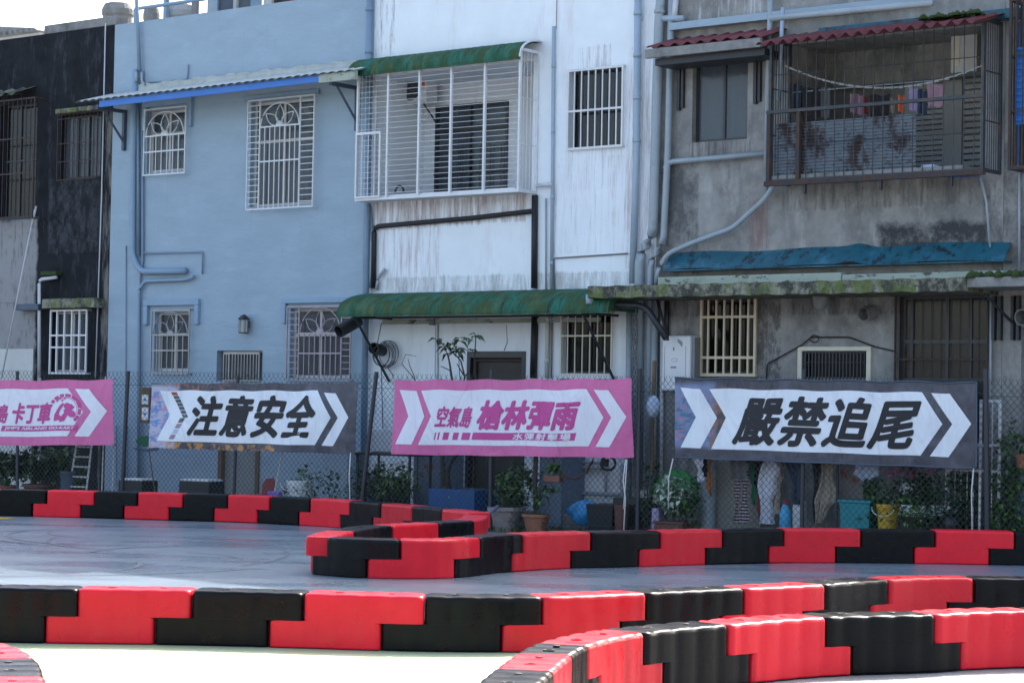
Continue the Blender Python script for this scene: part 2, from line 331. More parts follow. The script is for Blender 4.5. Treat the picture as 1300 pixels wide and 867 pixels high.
flat('race_track', [(-16, 16.8), (1.2, 16.8), (2.9, 18.2), (4.4, 19.1), (12, 20), (12, 27.2), (3.9, 27.05), (.7, 25.3), (-.6, 23.7), (-1.5, 23.4), (-2.0, 24),
                    (-1.9, 26), (-1.0, 28), (-.4, 29), (-.6, 29.6), (-1.7, 31.6), (-2.6, 32.8), (-5.3, 33.7), (-8, 34.3), (-16, 34.6)], .008, 'race_track' if False else 'track')
def fw(u, v): p = F.M @ Vector((u, v, 0)); return (p.x, p.y)
def nw(u, v): p = N.M @ Vector((u, v, 0)); return (p.x, p.y)
flat('yard', [nw(-14, -.25), nw(10.5, -.25), fw(13, 1), fw(-16, 1)], .004, 'yard')
b = MB(); u0 = F.px(600, 600)[0]; u1 = F.px(885, 600)[0]; b.box(u0, u1, -.55, .3, .0, .24)
single('kerb', b, 'concrete', F, kind='structure', bevel=.02)
# racing line mark, yellow, far left
b = MB(); b.sheet(lambda a, c: (-8.1 + .55 * a, 33.05 + .5 * c + .2 * a, .012), 2, 2); single('track_marking', b, 'yellow', WF, kind='structure')
# curved tyre scuffs on the track
def scuffs():
    rnd = random.Random(5); b = MB()
    for i in range(48):
        if i < 30: cx, cy, r = rnd.uniform(-5.5, -2.2), rnd.uniform(24, 31), rnd.uniform(.9, 3.6)
        else: cx, cy, r = rnd.uniform(-1, 4.5), rnd.uniform(20, 23), rnd.uniform(1, 4)
        a0 = rnd.uniform(0, 6.28); da = rnd.uniform(.5, 1.6); w = rnd.uniform(.012, .03); k = 16
        vs = []
        for j in range(k + 1):
            a = a0 + da * j / k; x, y = cx + r * cos(a), cy + r * sin(a) * 1.3
            vs += [((x - w * cos(a)), y - w * sin(a), .0), (x + w * cos(a), y + w * sin(a), .0)]
        vs = [(x, y, .0105 + .0001 * i) for x, y, z in vs]
        if all(-9 < v[0] < 6 for v in vs) and all((19.9 if v[0] < 3 else 21) < v[1] < (22.6 if v[0] > -2.6 else 32.2) for v in vs):
            b.add(vs, [(2 * j, 2 * j + 1, 2 * j + 3, 2 * j + 2) for j in range(k)])
    return b
M['rubber_mark'] = mat('rubber scuff', (.085, .108, .13), .45, var=.3, scale=5)
single('tyre_marks', scuffs(), 'rubber_mark', WF, kind='structure')

# ================================================================ kart barriers
H, T = .42, .34
def dense(pts, k=24):
    P = [Vector(p) for p in pts]; P = [2 * P[0] - P[1]] + P + [2 * P[-1] - P[-2]]; out = []
    for i in range(1, len(P) - 2):
        for j in range(k):
            t = j / k; a, b_, c, d = P[i - 1], P[i], P[i + 1], P[i + 2]
            out.append(.5 * ((2 * b_) + (c - a) * t + (2 * a - 5 * b_ + 4 * c - d) * t * t + (3 * b_ - a - 3 * c + d) * t ** 3))
    return out + [P[-2]]
class Row:
    """visible edge on the ground (x, y) -> centre line; side=+1: the block lies to the left of the travelling direction"""
    def __init__(s, edge, side):
        e = dense(edge); s.side = side; s.c = []
        for i, p in enumerate(e):
            d = (e[min(i + 3, len(e) - 1)] - e[max(i - 3, 0)]).normalized(); n = Vector((-d.y, d.x)) * side
            s.c.append(p + n * T / 2)
        s.e = e; s.s = [0]
        for i in range(1, len(s.c)): s.s.append(s.s[-1] + (s.c[i] - s.c[i - 1]).length)
    def at(s, q):
        if q <= 0: d = (s.c[1] - s.c[0]).normalized(); return s.c[0] + d * q, d
        if q >= s.s[-1]: d = (s.c[-1] - s.c[-2]).normalized(); return s.c[-1] + d * (q - s.s[-1]), d
        lo, hi = 0, len(s.s) - 1
        while hi - lo > 1:
            m = (lo + hi) // 2
            if s.s[m] <= q: lo = m
            else: hi = m
        t = (q - s.s[lo]) / (s.s[hi] - s.s[lo] + 1e-9); a, b_ = max(lo - 2, 0), min(hi + 2, len(s.c) - 1)
        return s.c[lo].lerp(s.c[hi], t), (s.c[b_] - s.c[a]).normalized()
    def find(s, x, z=H * .75):
        """arc length at which the visible edge is seen at photo column x"""
        best = None
        Mi = CM.inverted()
        for i, p in enumerate(s.e):
            q = Mi @ Vector((p.x, p.y, z)); X = CX + FPX * q.x / -q.z
            if best is None or abs(X - x) < best[0]: best = (abs(X - x), i, X)
        i = best[1]
        # refine linearly with the neighbour
        def X(i): q = Mi @ Vector((s.e[i].x, s.e[i].y, z)); return CX + FPX * q.x / -q.z
        j = i + 1 if i + 1 < len(s.e) else i - 1
        dx = X(j) - X(i); dd = (s.s[j] - s.s[i])
        return s.s[i] + dd * (x - X(i)) / dx if abs(dx) > 1e-6 and abs((x - X(i)) / dx) < 40 else s.s[i]

def xsec(hw, z0, z1, rb, rt):
    """closed cross-section (lateral, z), rounded: rb bottom radius, rt top radius"""
    pts = []
    for cx, cz, r, a0 in ((hw - rb, z0 + rb, rb, -pi / 2), (hw - rt, z1 - rt, rt, 0), (-hw + rt, z1 - rt, rt, pi / 2), (-hw + rb, z0 + rb, rb, pi)):
        if r < .004: pts.append((cx + (r if cx > 0 else -r), cz + (r if cz > (z0 + z1) / 2 else -r))); continue
        for i in range(5): a = a0 + pi / 2 * i / 4; pts.append((cx + r * cos(a), cz + r * sin(a)))
    return pts
def loft(mb, row, a, b_, z0, z1, rb, rt, seed, flute, nseg=26):
    rnd = random.Random(seed); n = None; L = b_ - a; vs = []
    qs = [0, .004, .014, .032, .055] ; qs = qs + [.055 + (L - .11) * i / nseg for i in range(1, nseg)] + [L - q for q in reversed(qs)]
    nr = max(2, round(L / .21)); flute *= rnd.uniform(.55, 1.2); bow = 0.0
    for q in qs:
        ins = 0.0; e = min(q, L - q)
        if e < .055: ins = .04 * (1 - sqrt(max(0, 1 - (1 - e / .055) ** 2)))
        g = abs(cos(pi * ((a + q) / .215) + .4)) ** 5; g *= min(1, max(0, (e - .03) / .03))
        hw = T / 2 - ins - flute * g + bow * sin(pi * q / L) - .002
        dz = flute * .55 * g if rt > .015 else 0
        c, d = row.at(a + q); nn = Vector((-d.y, d.x))
        sec = xsec(hw, z0 + (ins * .3 if rb > .015 else 0), z1 - dz - ins * .4, rb, rt)
        n = len(sec)
        for x, z in sec:
            p = c + nn * x; vs.append((p.x, p.y, z))
    fs = []
    for i in range(len(qs) - 1):
        for j in range(n): fs.append((i * n + j, (i + 1) * n + j, (i + 1) * n + (j + 1) % n, i * n + (j + 1) % n))
    fs.append(tuple(range(n))); fs.append(tuple((len(qs) - 1) * n + j for j in range(n - 1, -1, -1)))
    mb.add(vs, fs)
def smooth_by_angle(o, a=48):
    o.data.set_sharp_from_angle(angle=radians(a)); w = o.modifiers.new('weighted', 'WEIGHTED_NORMAL'); w.keep_sharp = True
ORD = ['first', 'second', 'third', 'fourth', 'fifth', 'sixth', 'seventh', 'eighth', 'ninth', 'tenth', 'eleventh', 'twelfth']
def build_row(row, ups, lows, col0, where, flute=.006, caps=False, order=1):
    """ups: upper-half boundaries (arc lengths), lows: lower-half boundaries; colours alternate from col0"""
    cnt = {'red': 0, 'black': 0}; nb = len(ups) - 1; tot = {'red': 0, 'black': 0}
    for i in range(nb): tot[('red', 'black')[(i + (col0 == 'black')) % 2]] += 1
    for i in range(nb):
        c = ('red', 'black')[(i + (col0 == 'black')) % 2]; cnt[c] += 1; b = MB(); sd = hash((where, i)) % 999 if False else i * 7 + len(where)
        g = .004
        loft(b, row, ups[i] + g, ups[i + 1] - g, H / 2 + .0002, H, .001, .034, sd, flute)
        if lows[i] is not None: loft(b, row, lows[i] + g, lows[i + 1] - g, .009, H / 2, .014, .001, sd, flute)
        k = cnt[c] - 1 if order == 1 else tot[c] - cnt[c]
        txt = '%s barrier block, %s %s one from the %s' % (c, ORD[k], c, where)
        mid, _ = row.at((ups[i] + ups[i + 1]) / 2); org = Vector((mid.x, mid.y, .008))
        o = mesh_obj('track_barrier', b, c + '_block', org, True); rj = random.Random(i * 31 + len(where)); o.location = org + Vector((rj.uniform(-.006, .006), rj.uniform(-.010, .010), 0)); o.rotation_euler.z = rj.uniform(-.008, .008); smooth_by_angle(o)
        fmt(o, txt, 'barrier', 'interlocking kart track barriers')
        if caps:
            for q in (.28, .72):
                cb = MB(); p, _ = row.at(ups[i] + (ups[i + 1] - ups[i]) * q)
                if q > .5: cb.lathe(p.x, p.y, [(.022, H - .006), (.022, H + .004), (.012, H + .006)], 12)
                else: cb.lathe(p.x, p.y, [(.035, H - .006), (.035, H + .003), (.024, H + .003), (.02, H - .003)], 16)
                q = mesh_obj('filler_cap', cb, 'near_black' if c == 'black' else 'red_block', org); q.parent = o
def seq(row, xs, pre=0, post=0, L=.88, z=H * .75):
    q = [row.find(x, z) for x in xs]
    if q[0] > q[-1]: q = q[::-1]
    for i in range(pre): q.insert(0, q[0] - L)
    for i in range(post): q.append(q[-1] + L)
    return q
# row A, along the fence at the left
A = Row([(-10.6, 34.0), (-8.1, 34.1), (-6.72, 34.1), (-4.82, 33.75), (-3.8, 33.45), (-2.56, 32.6), (-1.69, 31.45), (-.86, 30.15), (-.42, 29.2)], 1)
ua = seq(A, [-2, 58.8, 119, 174, 231.5, 288, 341, 392, 442, 481.8, 521, 559.5], 1, 1, .92)
la = [q - .22 for q in ua]
build_row(A, ua, la, 'red', 'left in the farthest row')
# row B, the slanting back leg of the hairpin (tip at the left, going away to the right)
Bq = Row([(-1.84, 23.62), (-1.78, 24.4), (-1.62, 25.2), (-1.38, 25.9), (-.9, 26.6), (-.48, 27.3), (-.30, 28.0), (-.26, 28.9)], 1)
ub = [0.0, Bq.find(451), Bq.find(501), Bq.find(559), Bq.find(604), Bq.s[-1]]
lb = [.38] + [q + .22 for q in ub[1:-1]] + [ub[-1]]
build_row(Bq, ub, lb, 'red', 'left tip of the slanting hairpin leg')
# row C, the right-hand sweep in front of the laundry
C_ = Row([(-2.17, 23.75), (-1.54, 23.3), (-.6, 23.5), (.01, 24.5), (.69, 25.2), (1.49, 25.65), (2.3, 26.2), (3.13, 26.7), (3.96, 26.9), (4.95, 27.05), (5.87, 27.1), (8.5, 26.9)], 1)
uc = seq(C_, [413, 508.5, 611, 666, 752, 840, 918.5, 996, 1094, 1188, 1288], 0, 2, .95)
lc = seq(C_, [394, 465, 579, 651.5, 726.5, 812.7, 897, 977, 1062, 1161, 1256], 0, 2, .95, z=H * .25)
build_row(C_, uc, lc, 'black', 'left in the row below the right banners')
# row D, long front row
D = Row([(-6.2, 16.7), (-3.87, 16.62), (-3.26, 16.62), (-2.42, 16.66), (-1.58, 16.6), (-.65, 16.5), (.24, 16.63), (1.06, 17.15), (1.88, 17.74), (2.6, 18.3), (3.25, 18.95), (4.05, 19.3), (6.2, 19.3)], 1)
ud = seq(D, [98.5, 243.5, 384, 538, 690.5, 822.5, 947.5, 1049, 1131, 1238], 1, 1, .88)
ld = seq(D, [57, 197, 340, 482, 638], 1, 0, .86, z=H * .25); ld = ld + [q - .25 for q in ud[len(ld):]]
build_row(D, ud, ld, 'black', 'left in the long front row', .007, True)
# row E, the near row at the lower right
E_ = Row([(.02, 9.6), (.10, 10.5), (.16, 11.3), (.235, 11.85), (.347, 12.6), (.50, 13.35), (.86, 14.1), (1.46, 14.75), (2.2, 15.4), (3.02, 15.75), (3.76, 16.15), (6, 16.8)], 1)
ue = [E_.find(x) for x in (703.7, 727, 747.5, 820.8, 927.5, 1050, 1190)]
ue = [ue[0] - 1.7, ue[0] - .85] + ue + [ue[-1] + .95, ue[-1] + 1.9]
le = [q + .24 for q in ue]
build_row(E_, ue, le, 'red', 'near end of the lower right row', .016, True)
# row G, the near stack in the lower left corner (visible edge is its right-hand side)
G = Row([(-2.15, 9.8), (-2.22, 10.6), (-2.34, 11.26), (-2.60, 12.24), (-2.98, 13.0), (-3.7, 13.7), (-4.6, 14.1)], 1)
ug = [G.find(74) if False else q for q in (0, .83, 1.62, 2.44, 3.22, 4.05, 4.9)]
build_row(G, ug, [q + .2 for q in ug], 'black', 'near end of the lower left corner row', .020, True)

# ================================================================ chain-link fence
def fx(x, y=560, v=0): return N.px(x, y, v)[0]
fence = Root('chain_link_fence', N, 0, 0, 0, 'tall green chain-link fence on grey posts behind the track, with banners hung on it', 'fence')
ztop = N.px(650, 476)[1]
posts = [((22, 472), (22, 620), .035), ((162.5, 472), (155, 625), .042), ((302, 478), (297, 625), .034), ((478, 473), (460, 632), .04),
         ((624, 470), (622, 672), .034), ((812, 469), (809, 668), .036), ((1021, 469), (1018, 668), .036), ((1251, 469), (1253, 668), .044)]
for (x0, y0), (x1, y1), r in posts:
    a = N.px(x0, y0, 0); c = N.px(x1, y1, 0); k = (c[1]) / (a[1] - c[1]); bx = c[0] - (a[0] - c[0]) * k
    b = MB(); b.tube([(bx, 0.0, 0), (a[0], 0.0, a[1])], r * .8, 12); b.tube([(a[0], 0, a[1]), (a[0], 0, a[1] + .012)], r * .9, 12)
    fence.part('post', b, 'fence_post', smooth=False)
# wire diamonds: two families of zigzag wires
def wires():
    b = MB(); c = .088; u0, u1 = fx(-40), fx(1345); z0, z1 = .05, ztop - .03; n = int((u1 - u0) / c); r = .0031; rnd = random.Random(2)
    hgt = z1 - z0; k = int(hgt / c); hgt = k * c
    def bar(p, q):
        p, q = Vector(p), Vector(q); d = (q - p).normalized(); e1 = Vector((0, 1, 0)); e2 = d.cross(e1)
        vs = [p + e1 * r, p - e1 * r * .5 + e2 * r, p - e1 * r * .5 - e2 * r, q + e1 * r, q - e1 * r * .5 + e2 * r, q - e1 * r * .5 - e2 * r]
        b.add(vs, [(0, 1, 4, 3), (1, 2, 5, 4), (2, 0, 3, 5)])
    for i in range(-k, n + 1):
        x = u0 + i * c
        for sgn in (1, -1):
            xa, xb = (x, x + hgt * .92) if sgn > 0 else (x + hgt * .92, x)
            # clip to the run
            za, zb = z0, z0 + hgt
            pa, pb = Vector((xa, 0.004 * sgn + .03, za)), Vector((xb, .004 * sgn + .03, zb))
            for lim, s_ in ((u0, 1), (u1, -1)):
                if (pa.x - lim) * s_ < 0 and (pb.x - lim) * s_ < 0: pa = None; break
                if (pa.x - lim) * s_ < 0: t = (lim - pa.x) / (pb.x - pa.x); pa = pa.lerp(pb, t)
                if (pb.x - lim) * s_ < 0: t = (lim - pa.x) / (pb.x - pa.x); pb = pa.lerp(pb, t)
            if pa is None: continue
            # gentle bulging, in three lengths
            prev = pa
            for q in (.33, .66, 1):
                nx = pa.lerp(pb, q); nx.y += .012 * sin(nx.x * 2.1 + q * 3) * (q < 1); bar(prev, nx); prev = nx
            if pb.z > z0 + hgt - 1e-4: bar(pb, pb + Vector((.022 * sgn, 0, .055)))
    return b
fence.part('wire_mesh', wires(), 'fence_wire', kind='stuff')
b = MB(); b.tube([(fx(-40), .03, .16), (fx(1345), .03, .16)], .004, 5); b.tube([(fx(-40), .03, ztop - .22), (fx(1345), .03, ztop - .22)], .0035, 5)
fence.part('tension_wire', b, 'fence_wire')

# ================================================================ banners
def text_mesh(s, shear=.0, off=.0, spacing=1.0):
    off = 0
    c = bpy.data.curves.new('lettering', 'FONT'); c.body = s; c.shear = 0; c.offset = off; c.space_character = spacing; c.resolution_u = 3
    o = bpy.data.objects.new('lettering', c); COL.objects.link(o); bpy.context.view_layer.update()
    me = bpy.data.meshes.new_from_object(o.evaluated_get(bpy.context.evaluated_depsgraph_get()))
    vs = [tuple(v.co) for v in me.vertices]; fs = [tuple(p.vertices) for p in me.polygons]
    bpy.data.objects.remove(o); bpy.data.meshes.remove(me); bpy.data.curves.remove(c); return vs, fs
class Banner:
    """corner pixels tl tr br bl; s 0..1 across, t 0..1 down; hangs just in front of the fence"""
    def __init__(s, tl, tr, br, bl, m, label, wave=.02, seed=0):
        s.c = [Vector((*N.px(*p, -.06),)) for p in (tl, tr, br, bl)]; s.seed = seed; s.wave = wave
        s.w = abs(s.c[1].x - s.c[0].x); s.h = s.c[0].y - s.c[3].y
        bc = (s.c[2] + s.c[3]) / 2
        s.root = Root('banner', N, bc.x, -.06, bc.y, label, 'banner', 'banners hung on the chain-link fence')
        b = MB(); nx = 64
        b.slab(lambda a, t: s.p(a, 1 - t, 0), nx, 14, (0, .004, 0)); s.root.part('sheet', b, m, smooth=True)
    def p(s, a, t, off):
        top = s.c[0].lerp(s.c[1], a); bot = s.c[3].lerp(s.c[2], a); q = top.lerp(bot, t)
        sag = .02 * sin(a * 5 * pi) ** 2 * (1 - t) - .008 * sin(a * 4 * pi + 1) ** 2 * t
        y = s.wave * sin(a * 9 + t * 2.5 + s.seed) + s.wave * .6 * sin(a * 23 + t * 4 + s.seed * 2) + s.wave * .5 * sin(t * 5 + a * 3)
        return (q.x, -.06 + y - off, q.y - sag)
    def shape(s, name, rows, m, off=.005, cols=40, sub=8, label=None):
        """rows: (t, sL, sR) from the top down"""
        b = MB(); R = []
        for i in range(len(rows) - 1):
            for j in range(sub + (i == len(rows) - 2)):
                q = j / sub; R.append(tuple(rows[i][k] + (rows[i + 1][k] - rows[i][k]) * q for k in range(3)))
        vs = [s.p(r[1] + (r[2] - r[1]) * i / cols, r[0], off) for r in R for i in range(cols + 1)]
        b.add(vs, [((j + 1) * (cols + 1) + i, (j + 1) * (cols + 1) + i + 1, j * (cols + 1) + i + 1, j * (cols + 1) + i) for j in range(len(R) - 1) for i in range(cols)])
        return s.root.part(name, b, m, smooth=True, label=label)
    def text(s, body, s0, s1, t0, t1, m, off=.03, shear=.28, name='lettering', z=.010, spacing=1.0):
        vs, fs = text_mesh(body, 0, off, spacing)
        xs = [v[0] for v in vs]; ys = [v[1] for v in vs]; x0, x1, y0, y1 = min(xs), max(xs), min(ys), max(ys)
        sh = shear * (t1 - t0) * s.h / s.w                   # slant across the lettering height
        b = MB(); q = (0, 0), (1, 0), (-1, 0), (0, 1), (0, -1), (.75, .75), (-.75, .75), (.75, -.75), (-.75, -.75), (.5, 0), (-.5, 0)
        for k, (dx, dy) in enumerate(q):                     # heavier strokes: the outline repeated with small shifts
            b.add([s.p(s0 + (x + dx * off - x0) / (x1 - x0) * (s1 - s0 - sh) + (y + dy * off - y0) / (y1 - y0) * sh, t1 - (y + dy * off * .8 - y0) / (y1 - y0) * (t1 - t0), z + k * .0003) for x, y, _ in vs], fs)
        return s.root.part(name, b, m)
M['banner_pink'] = mat('pink banner vinyl', (.60, .13, .30), .55, var=.08, scale=2.5, stains=[dict(col=(.62, .18, .37), scale=1.5, lo=.5, hi=.7, amt=.5)])
M['banner_pink_print'] = mat('pink print', (.52, .06, .255), .6, var=.06, scale=3)
M['banner_white'] = mat('white banner print', (.74, .77, .79), .6, var=.04, scale=2, stains=[dict(col=(.52, .55, .62), scale=2, stretch=(3, 1, .6), lo=.55, hi=.75, amt=.6)])
M['banner_white_lilac'] = mat('white print on pink', (.73, .72, .76), .6, var=.04, scale=2)
M['banner_black'] = mat('dark grey banner vinyl', (.055, .055, .068), .5, var=.2, scale=3, stains=[dict(col=(.10, .10, .13), scale=1.3, lo=.5, hi=.7, amt=.6)])
def wrinkle(m):
    t = m.node_tree; n = t.nodes; tc = n.new('ShaderNodeTexCoord'); mp = n.new('ShaderNodeMapping'); mp.inputs['Scale'].default_value = (2.2, 1, .7); mp.inputs['Rotation'].default_value = (0, .5, 0)
    no = n.new('ShaderNodeTexNoise'); no.inputs['Scale'].default_value = 1.6; no.inputs['Detail'].default_value = 3; no.inputs['Distortion'].default_value = 1.2
    bp = n.new('ShaderNodeBump'); bp.inputs['Strength'].default_value = .55; bp.inputs['Distance'].default_value = .12
    t.links.new(tc.outputs['Object'], mp.inputs[0]); t.links.new(mp.outputs[0], no.inputs['Vector']); t.links.new(no.outputs[0], bp.inputs['Height']); t.links.new(bp.outputs[0], n['Principled BSDF'].inputs['Normal'])
for _k in ('banner_pink', 'banner_white', 'banner_white_lilac', 'banner_black', 'banner_pink_print'): wrinkle(M[_k])
def art_banner(name, boxes):
    m = mat(name, (.055, .055, .068), .5, var=.35, scale=5, stains=[dict(col=(.11, .11, .14), scale=2.3, lo=.5, hi=.62, amt=.6, seed=15)] + boxes); wrinkle(m); return m
CH = dict(c1=[(.135, .023, .099), (.485, .068, .142), (.865, .016, .09)], pn=[(.135, .120, .822), (.485, .171, .889), (.865, .118, .826)],
          c2=[(.135, .850, .908), (.485, .920, .980), (.865, .855, .909)])
TIES = []
def ties(bn, xs):
    b = MB()
    for a in xs:
        for t, dz in ((0.02, .03), (.985, -.03)):
            p = Vector(bn.p(a, t, .004)); b.tube([p, p + Vector((.004, .05, dz)), p + Vector((0.01, .10, dz * .4))], .005, 5)
    bn.root.part('cord_tie', b, 'near_black')
# 1: pink kart banner at the left edge
b1 = Banner((-168, 484), (144, 481), (144.5, 565), (-168, 567), 'banner_pink', 'pink and white banner at the left edge with a wheel emblem and kart lettering', seed=.4)
b1.shape('white_panel', CH['pn'], 'banner_white_lilac'); b1.shape('arrow_stripe', CH['c2'], 'banner_white_lilac', cols=4); b1.shape('arrow_stripe', CH['c1'], 'banner_white_lilac', cols=4)
def s1(x): return (x + 168) / 312.0
def t1(y): return (y - 482) / 84.5
b1.text('空氣島', s1(-28), s1(19), t1(514), t1(537), 'banner_pink_print', .035)
b1.text('卡丁車', s1(20), s1(71), t1(512), t1(537.5), 'banner_pink_print', .045)
b1.shape('underline_bar', [(t1(541), s1(9.5), s1(103.5)), (t1(548), s1(7), s1(101))], 'banner_pink_print', off=.008)
b1.shape('underline_bar', [(t1(541), s1(-40), s1(5.5)), (t1(548), s1(-42), s1(3))], 'banner_pink_print', off=.008)
b1.text("JIMP'S AIRLAND GO-KART", s1(12), s1(99), t1(542.3), t1(547), 'banner_white_lilac', .035, .4, z=.012)
def emblem():
    b = MB()
    cx, cy, R_ = 86.5, 520.5, 16.5
    def ring(a0, a1, r0, r1, k=8):
        vs = []
        for i in range(k + 1):
            a = radians(a0 + (a1 - a0) * i / k)
            for r in (r0, r1): vs.append(b1.p(s1(cx + r * cos(a) * 1.02), t1(cy - r * sin(a)), .010))
        b.add(vs, [(2 * i, 2 * i + 1, 2 * i + 3, 2 * i + 2) for i in range(k)])
    for a0, a1 in ((-50, -24), (-20, 4), (8, 38), (42, 66), (70, 92), (97, 112), (117, 134), (139, 152)): ring(a0, a1, 16.2, 20.2)
    ring(-45, 140, 14.6, 15.2, 30)
    def poly(pp): b.add([b1.p(s1(x), t1(y), .0112) for x, y in pp], [tuple(range(len(pp)))])
    # a slanted kart: body stroke, wheels, seat
    poly([(73, 527), (79, 516), (83, 512), (85, 514), (80, 522), (76, 535), (72, 535)])
    poly([(79, 533), (88, 521), (96, 515), (99, 517), (92, 524), (86, 535), (80, 537)])
    for x, y, r in ((89, 516, 4.2), (95, 526, 4.6), (78, 531, 3.6)):
        poly([(x + r * cos(radians(40 * i)) * 1.1, y + r * sin(radians(40 * i))) for i in range(9)])
    poly([(84, 522), (94, 513), (96, 514.5), (86, 525)])
    for i in range(5): poly([(72 + i * 3, 506 + (i % 2) * 3), (75 + i * 3, 504 + (i % 2) * 3), (74 + i * 3, 508 + (i % 2) * 3)])
    return b
b1.root.part('wheel_emblem', emblem(), 'banner_pink_print'); ties(b1, (.7, .8, .9, .995))
# 2: dark banner with pale art
M['art2'] = art_banner('dark banner with pale photo art', [
    dict(col=(.42, .42, .52), scale=3, lo=-.5, hi=.2, amt=.95, box=(-3, -1.55, -.2, .95, .10)),
    dict(col=(.10, .22, .45), scale=7, stretch=(1, 1, 2), lo=.5, hi=.56, amt=.95, box=(-3, -1.5, .1, .92, .08)),
    dict(col=(.45, .20, .34), scale=6, stretch=(1, 1, 2), lo=.53, hi=.58, amt=.8, box=(-3, -1.45, -.2, .9, .08), seed=9),
    dict(col=(.50, .24, .07), scale=9, lo=.46, hi=.55, amt=.85, box=(-1.75, .5, -.2, .10, .06), seed=4),
    dict(col=(.38, .12, .07), scale=7, lo=.52, hi=.6, amt=.8, box=(-1.75, -.3, .88, 1.3, .05), seed=5)])
b2 = Banner((192, 486), (455.5, 485.5), (450.5, 577), (189.5, 568.5), 'art2', 'black and white banner reading a four character safety warning, left of the leaning post', seed=1.7)
rows2 = [(.13, .004, .81), (.485, .004, .88), (.855, .004, .80)]
b2.shape('white_panel', [(.11, .045, .815), (.485, .10, .885), (.89, .04, .815)], 'banner_white')
b2.shape('arrow_stripe', [(.135, .847, .902), (.485, .917, .965), (.89, .845, .897)], 'banner_white', cols=4)
M['art_dark'] = mat('dark and red photo chips', (.06, .065, .08), .5, var=.4, scale=8, stains=[dict(col=(.35, .36, .38), scale=9, lo=.55, hi=.6, amt=.9), dict(col=(.5, .05, .05), scale=5, lo=.62, hi=.66, amt=.9, seed=6)])
for i in range(7):
    t0 = .125 + i * .058; t1_ = t0 + .05; f = lambda t: .098 + (t - .11) / .375 * .068
    b2.shape('photo_chip', [(t0, f(t0), f(t0) + .028), (t1_, f(t1_), f(t1_) + .028)], 'red_print' if i == 0 else 'art_dark', off=.009, cols=2, sub=2)
for i in range(4):
    t0 = .53 + i * .085; t1_ = t0 + .07; f = lambda t: .166 - (t - .485) / .4 * .066
    b2.shape('photo_chip', [(t0, f(t0), f(t0) + .026), (t1_, f(t1_), f(t1_) + .026)], ('art_dark', 'cloth_pink', 'cloth_pale', 'cloth_pink')[i], off=.009, cols=2, sub=2)
b2.text('注意安全', .197, .83, .195, .785, 'dark_paint', .042, .30, spacing=1.12); ties(b2, (.3, .6, .995))
# 3: pink water-gun banner
b3 = Banner((501, 482), (802.5, 480), (803, 581.5), (498, 577), 'banner_pink', 'pink and white banner with pink lettering in the middle of the fence', seed=2.6)
for k, c in (('c1', 4), ('pn', 40), ('c2', 4)): b3.shape('white_panel' if k == 'pn' else 'arrow_stripe', CH[k], 'banner_white_lilac', cols=c)
def s3(x): return (x - 499.5) / 303
def t3(y, x): return (y - (482 - (x - 500) * .0066)) / (95 + (x - 500) * .0215)
b3.text('空氣島', s3(556), s3(606), t3(516, 580), t3(542, 580), 'banner_pink_print', .035)
b3.text('槍林彈雨', s3(609), s3(741), t3(509, 670), t3(544.5, 670), 'banner_pink_print', .05, spacing=1.06)
b3.shape('underline_bar', [(t3(549.5, 670), s3(605.5), s3(736)), (t3(559, 670), s3(603.5), s3(733.5))], 'banner_pink_print', off=.008)
for x, w in ((557, 1.6), (561, 2), (567.5, 7), (580, 7), (591.5, 11)):
    b3.shape('underline_bar', [(t3(549, 580), s3(x), s3(x + w)), (t3(558.5, 580), s3(x - 2), s3(x + w - 2))], 'banner_pink_print', off=.008, cols=2, sub=2)
b3.text('水彈射擊場', s3(656), s3(730), t3(550.3, 690), t3(558.6, 690), 'banner_white_lilac', .03, .25, spacing=1.25, z=.012); ties(b3, (.01, .2, .45, .7, .99))
# 4: dark banner, no tailgating
M['art4'] = art_banner('dark banner with photo art', [
    dict(col=(.20, .26, .42), scale=3, lo=-.3, hi=.5, amt=.8, box=(-4, -1.62, .2, 1.0, .10)),
    dict(col=(.03, .15, .24), scale=6, stretch=(1, 1, 2), lo=.48, hi=.55, amt=.95, box=(-4, -1.62, .25, .85, .08)),
    dict(col=(.42, .16, .24), scale=5, stretch=(1, 1, 3), lo=.54, hi=.59, amt=.8, box=(-4, -1.55, .2, .9, .08), seed=9),
    dict(col=(.24, .11, .06), scale=7, lo=.42, hi=.55, amt=.85, box=(-1.66, -1.35, .15, 1.0, .06), seed=4)])
b4 = Banner((857, 479), (1239.5, 485), (1239, 595), (857.5, 581), 'art4', 'dark bordered white banner with heavy black lettering, rightmost on the fence', wave=.014, seed=4.1)
b4.shape('white_panel', [(.125, .123, .832), (.485, .178, .896), (.875, .126, .826)], 'banner_white')
b4.shape('arrow_stripe', [(.125, .020, .092), (.485, .075, .147), (.875, .020, .089)], 'banner_white', cols=4)
b4.shape('arrow_stripe', [(.125, .861, .919), (.485, .926, .984), (.875, .855, .913)], 'banner_white', cols=4)
b4.text('嚴禁追尾', .203, .838, .215, .80, 'dark_paint', .036, .33, spacing=1.1)
b = MB()
for a0, t0, a1, t1_ in ((.0, .0, 1, 0.0), (1, 0, 1, 1), (0, 1, 1, 1)):
    k = 30; b.tube([b4.p(a0 + (a1 - a0) * i / k, t0 + (t1_ - t0) * i / k, .004) for i in range(k + 1)], .012, 6)
b4.root.part('hem', b, 'navy', smooth=True); ties(b4, (.1, .3, .52, .72, .99))

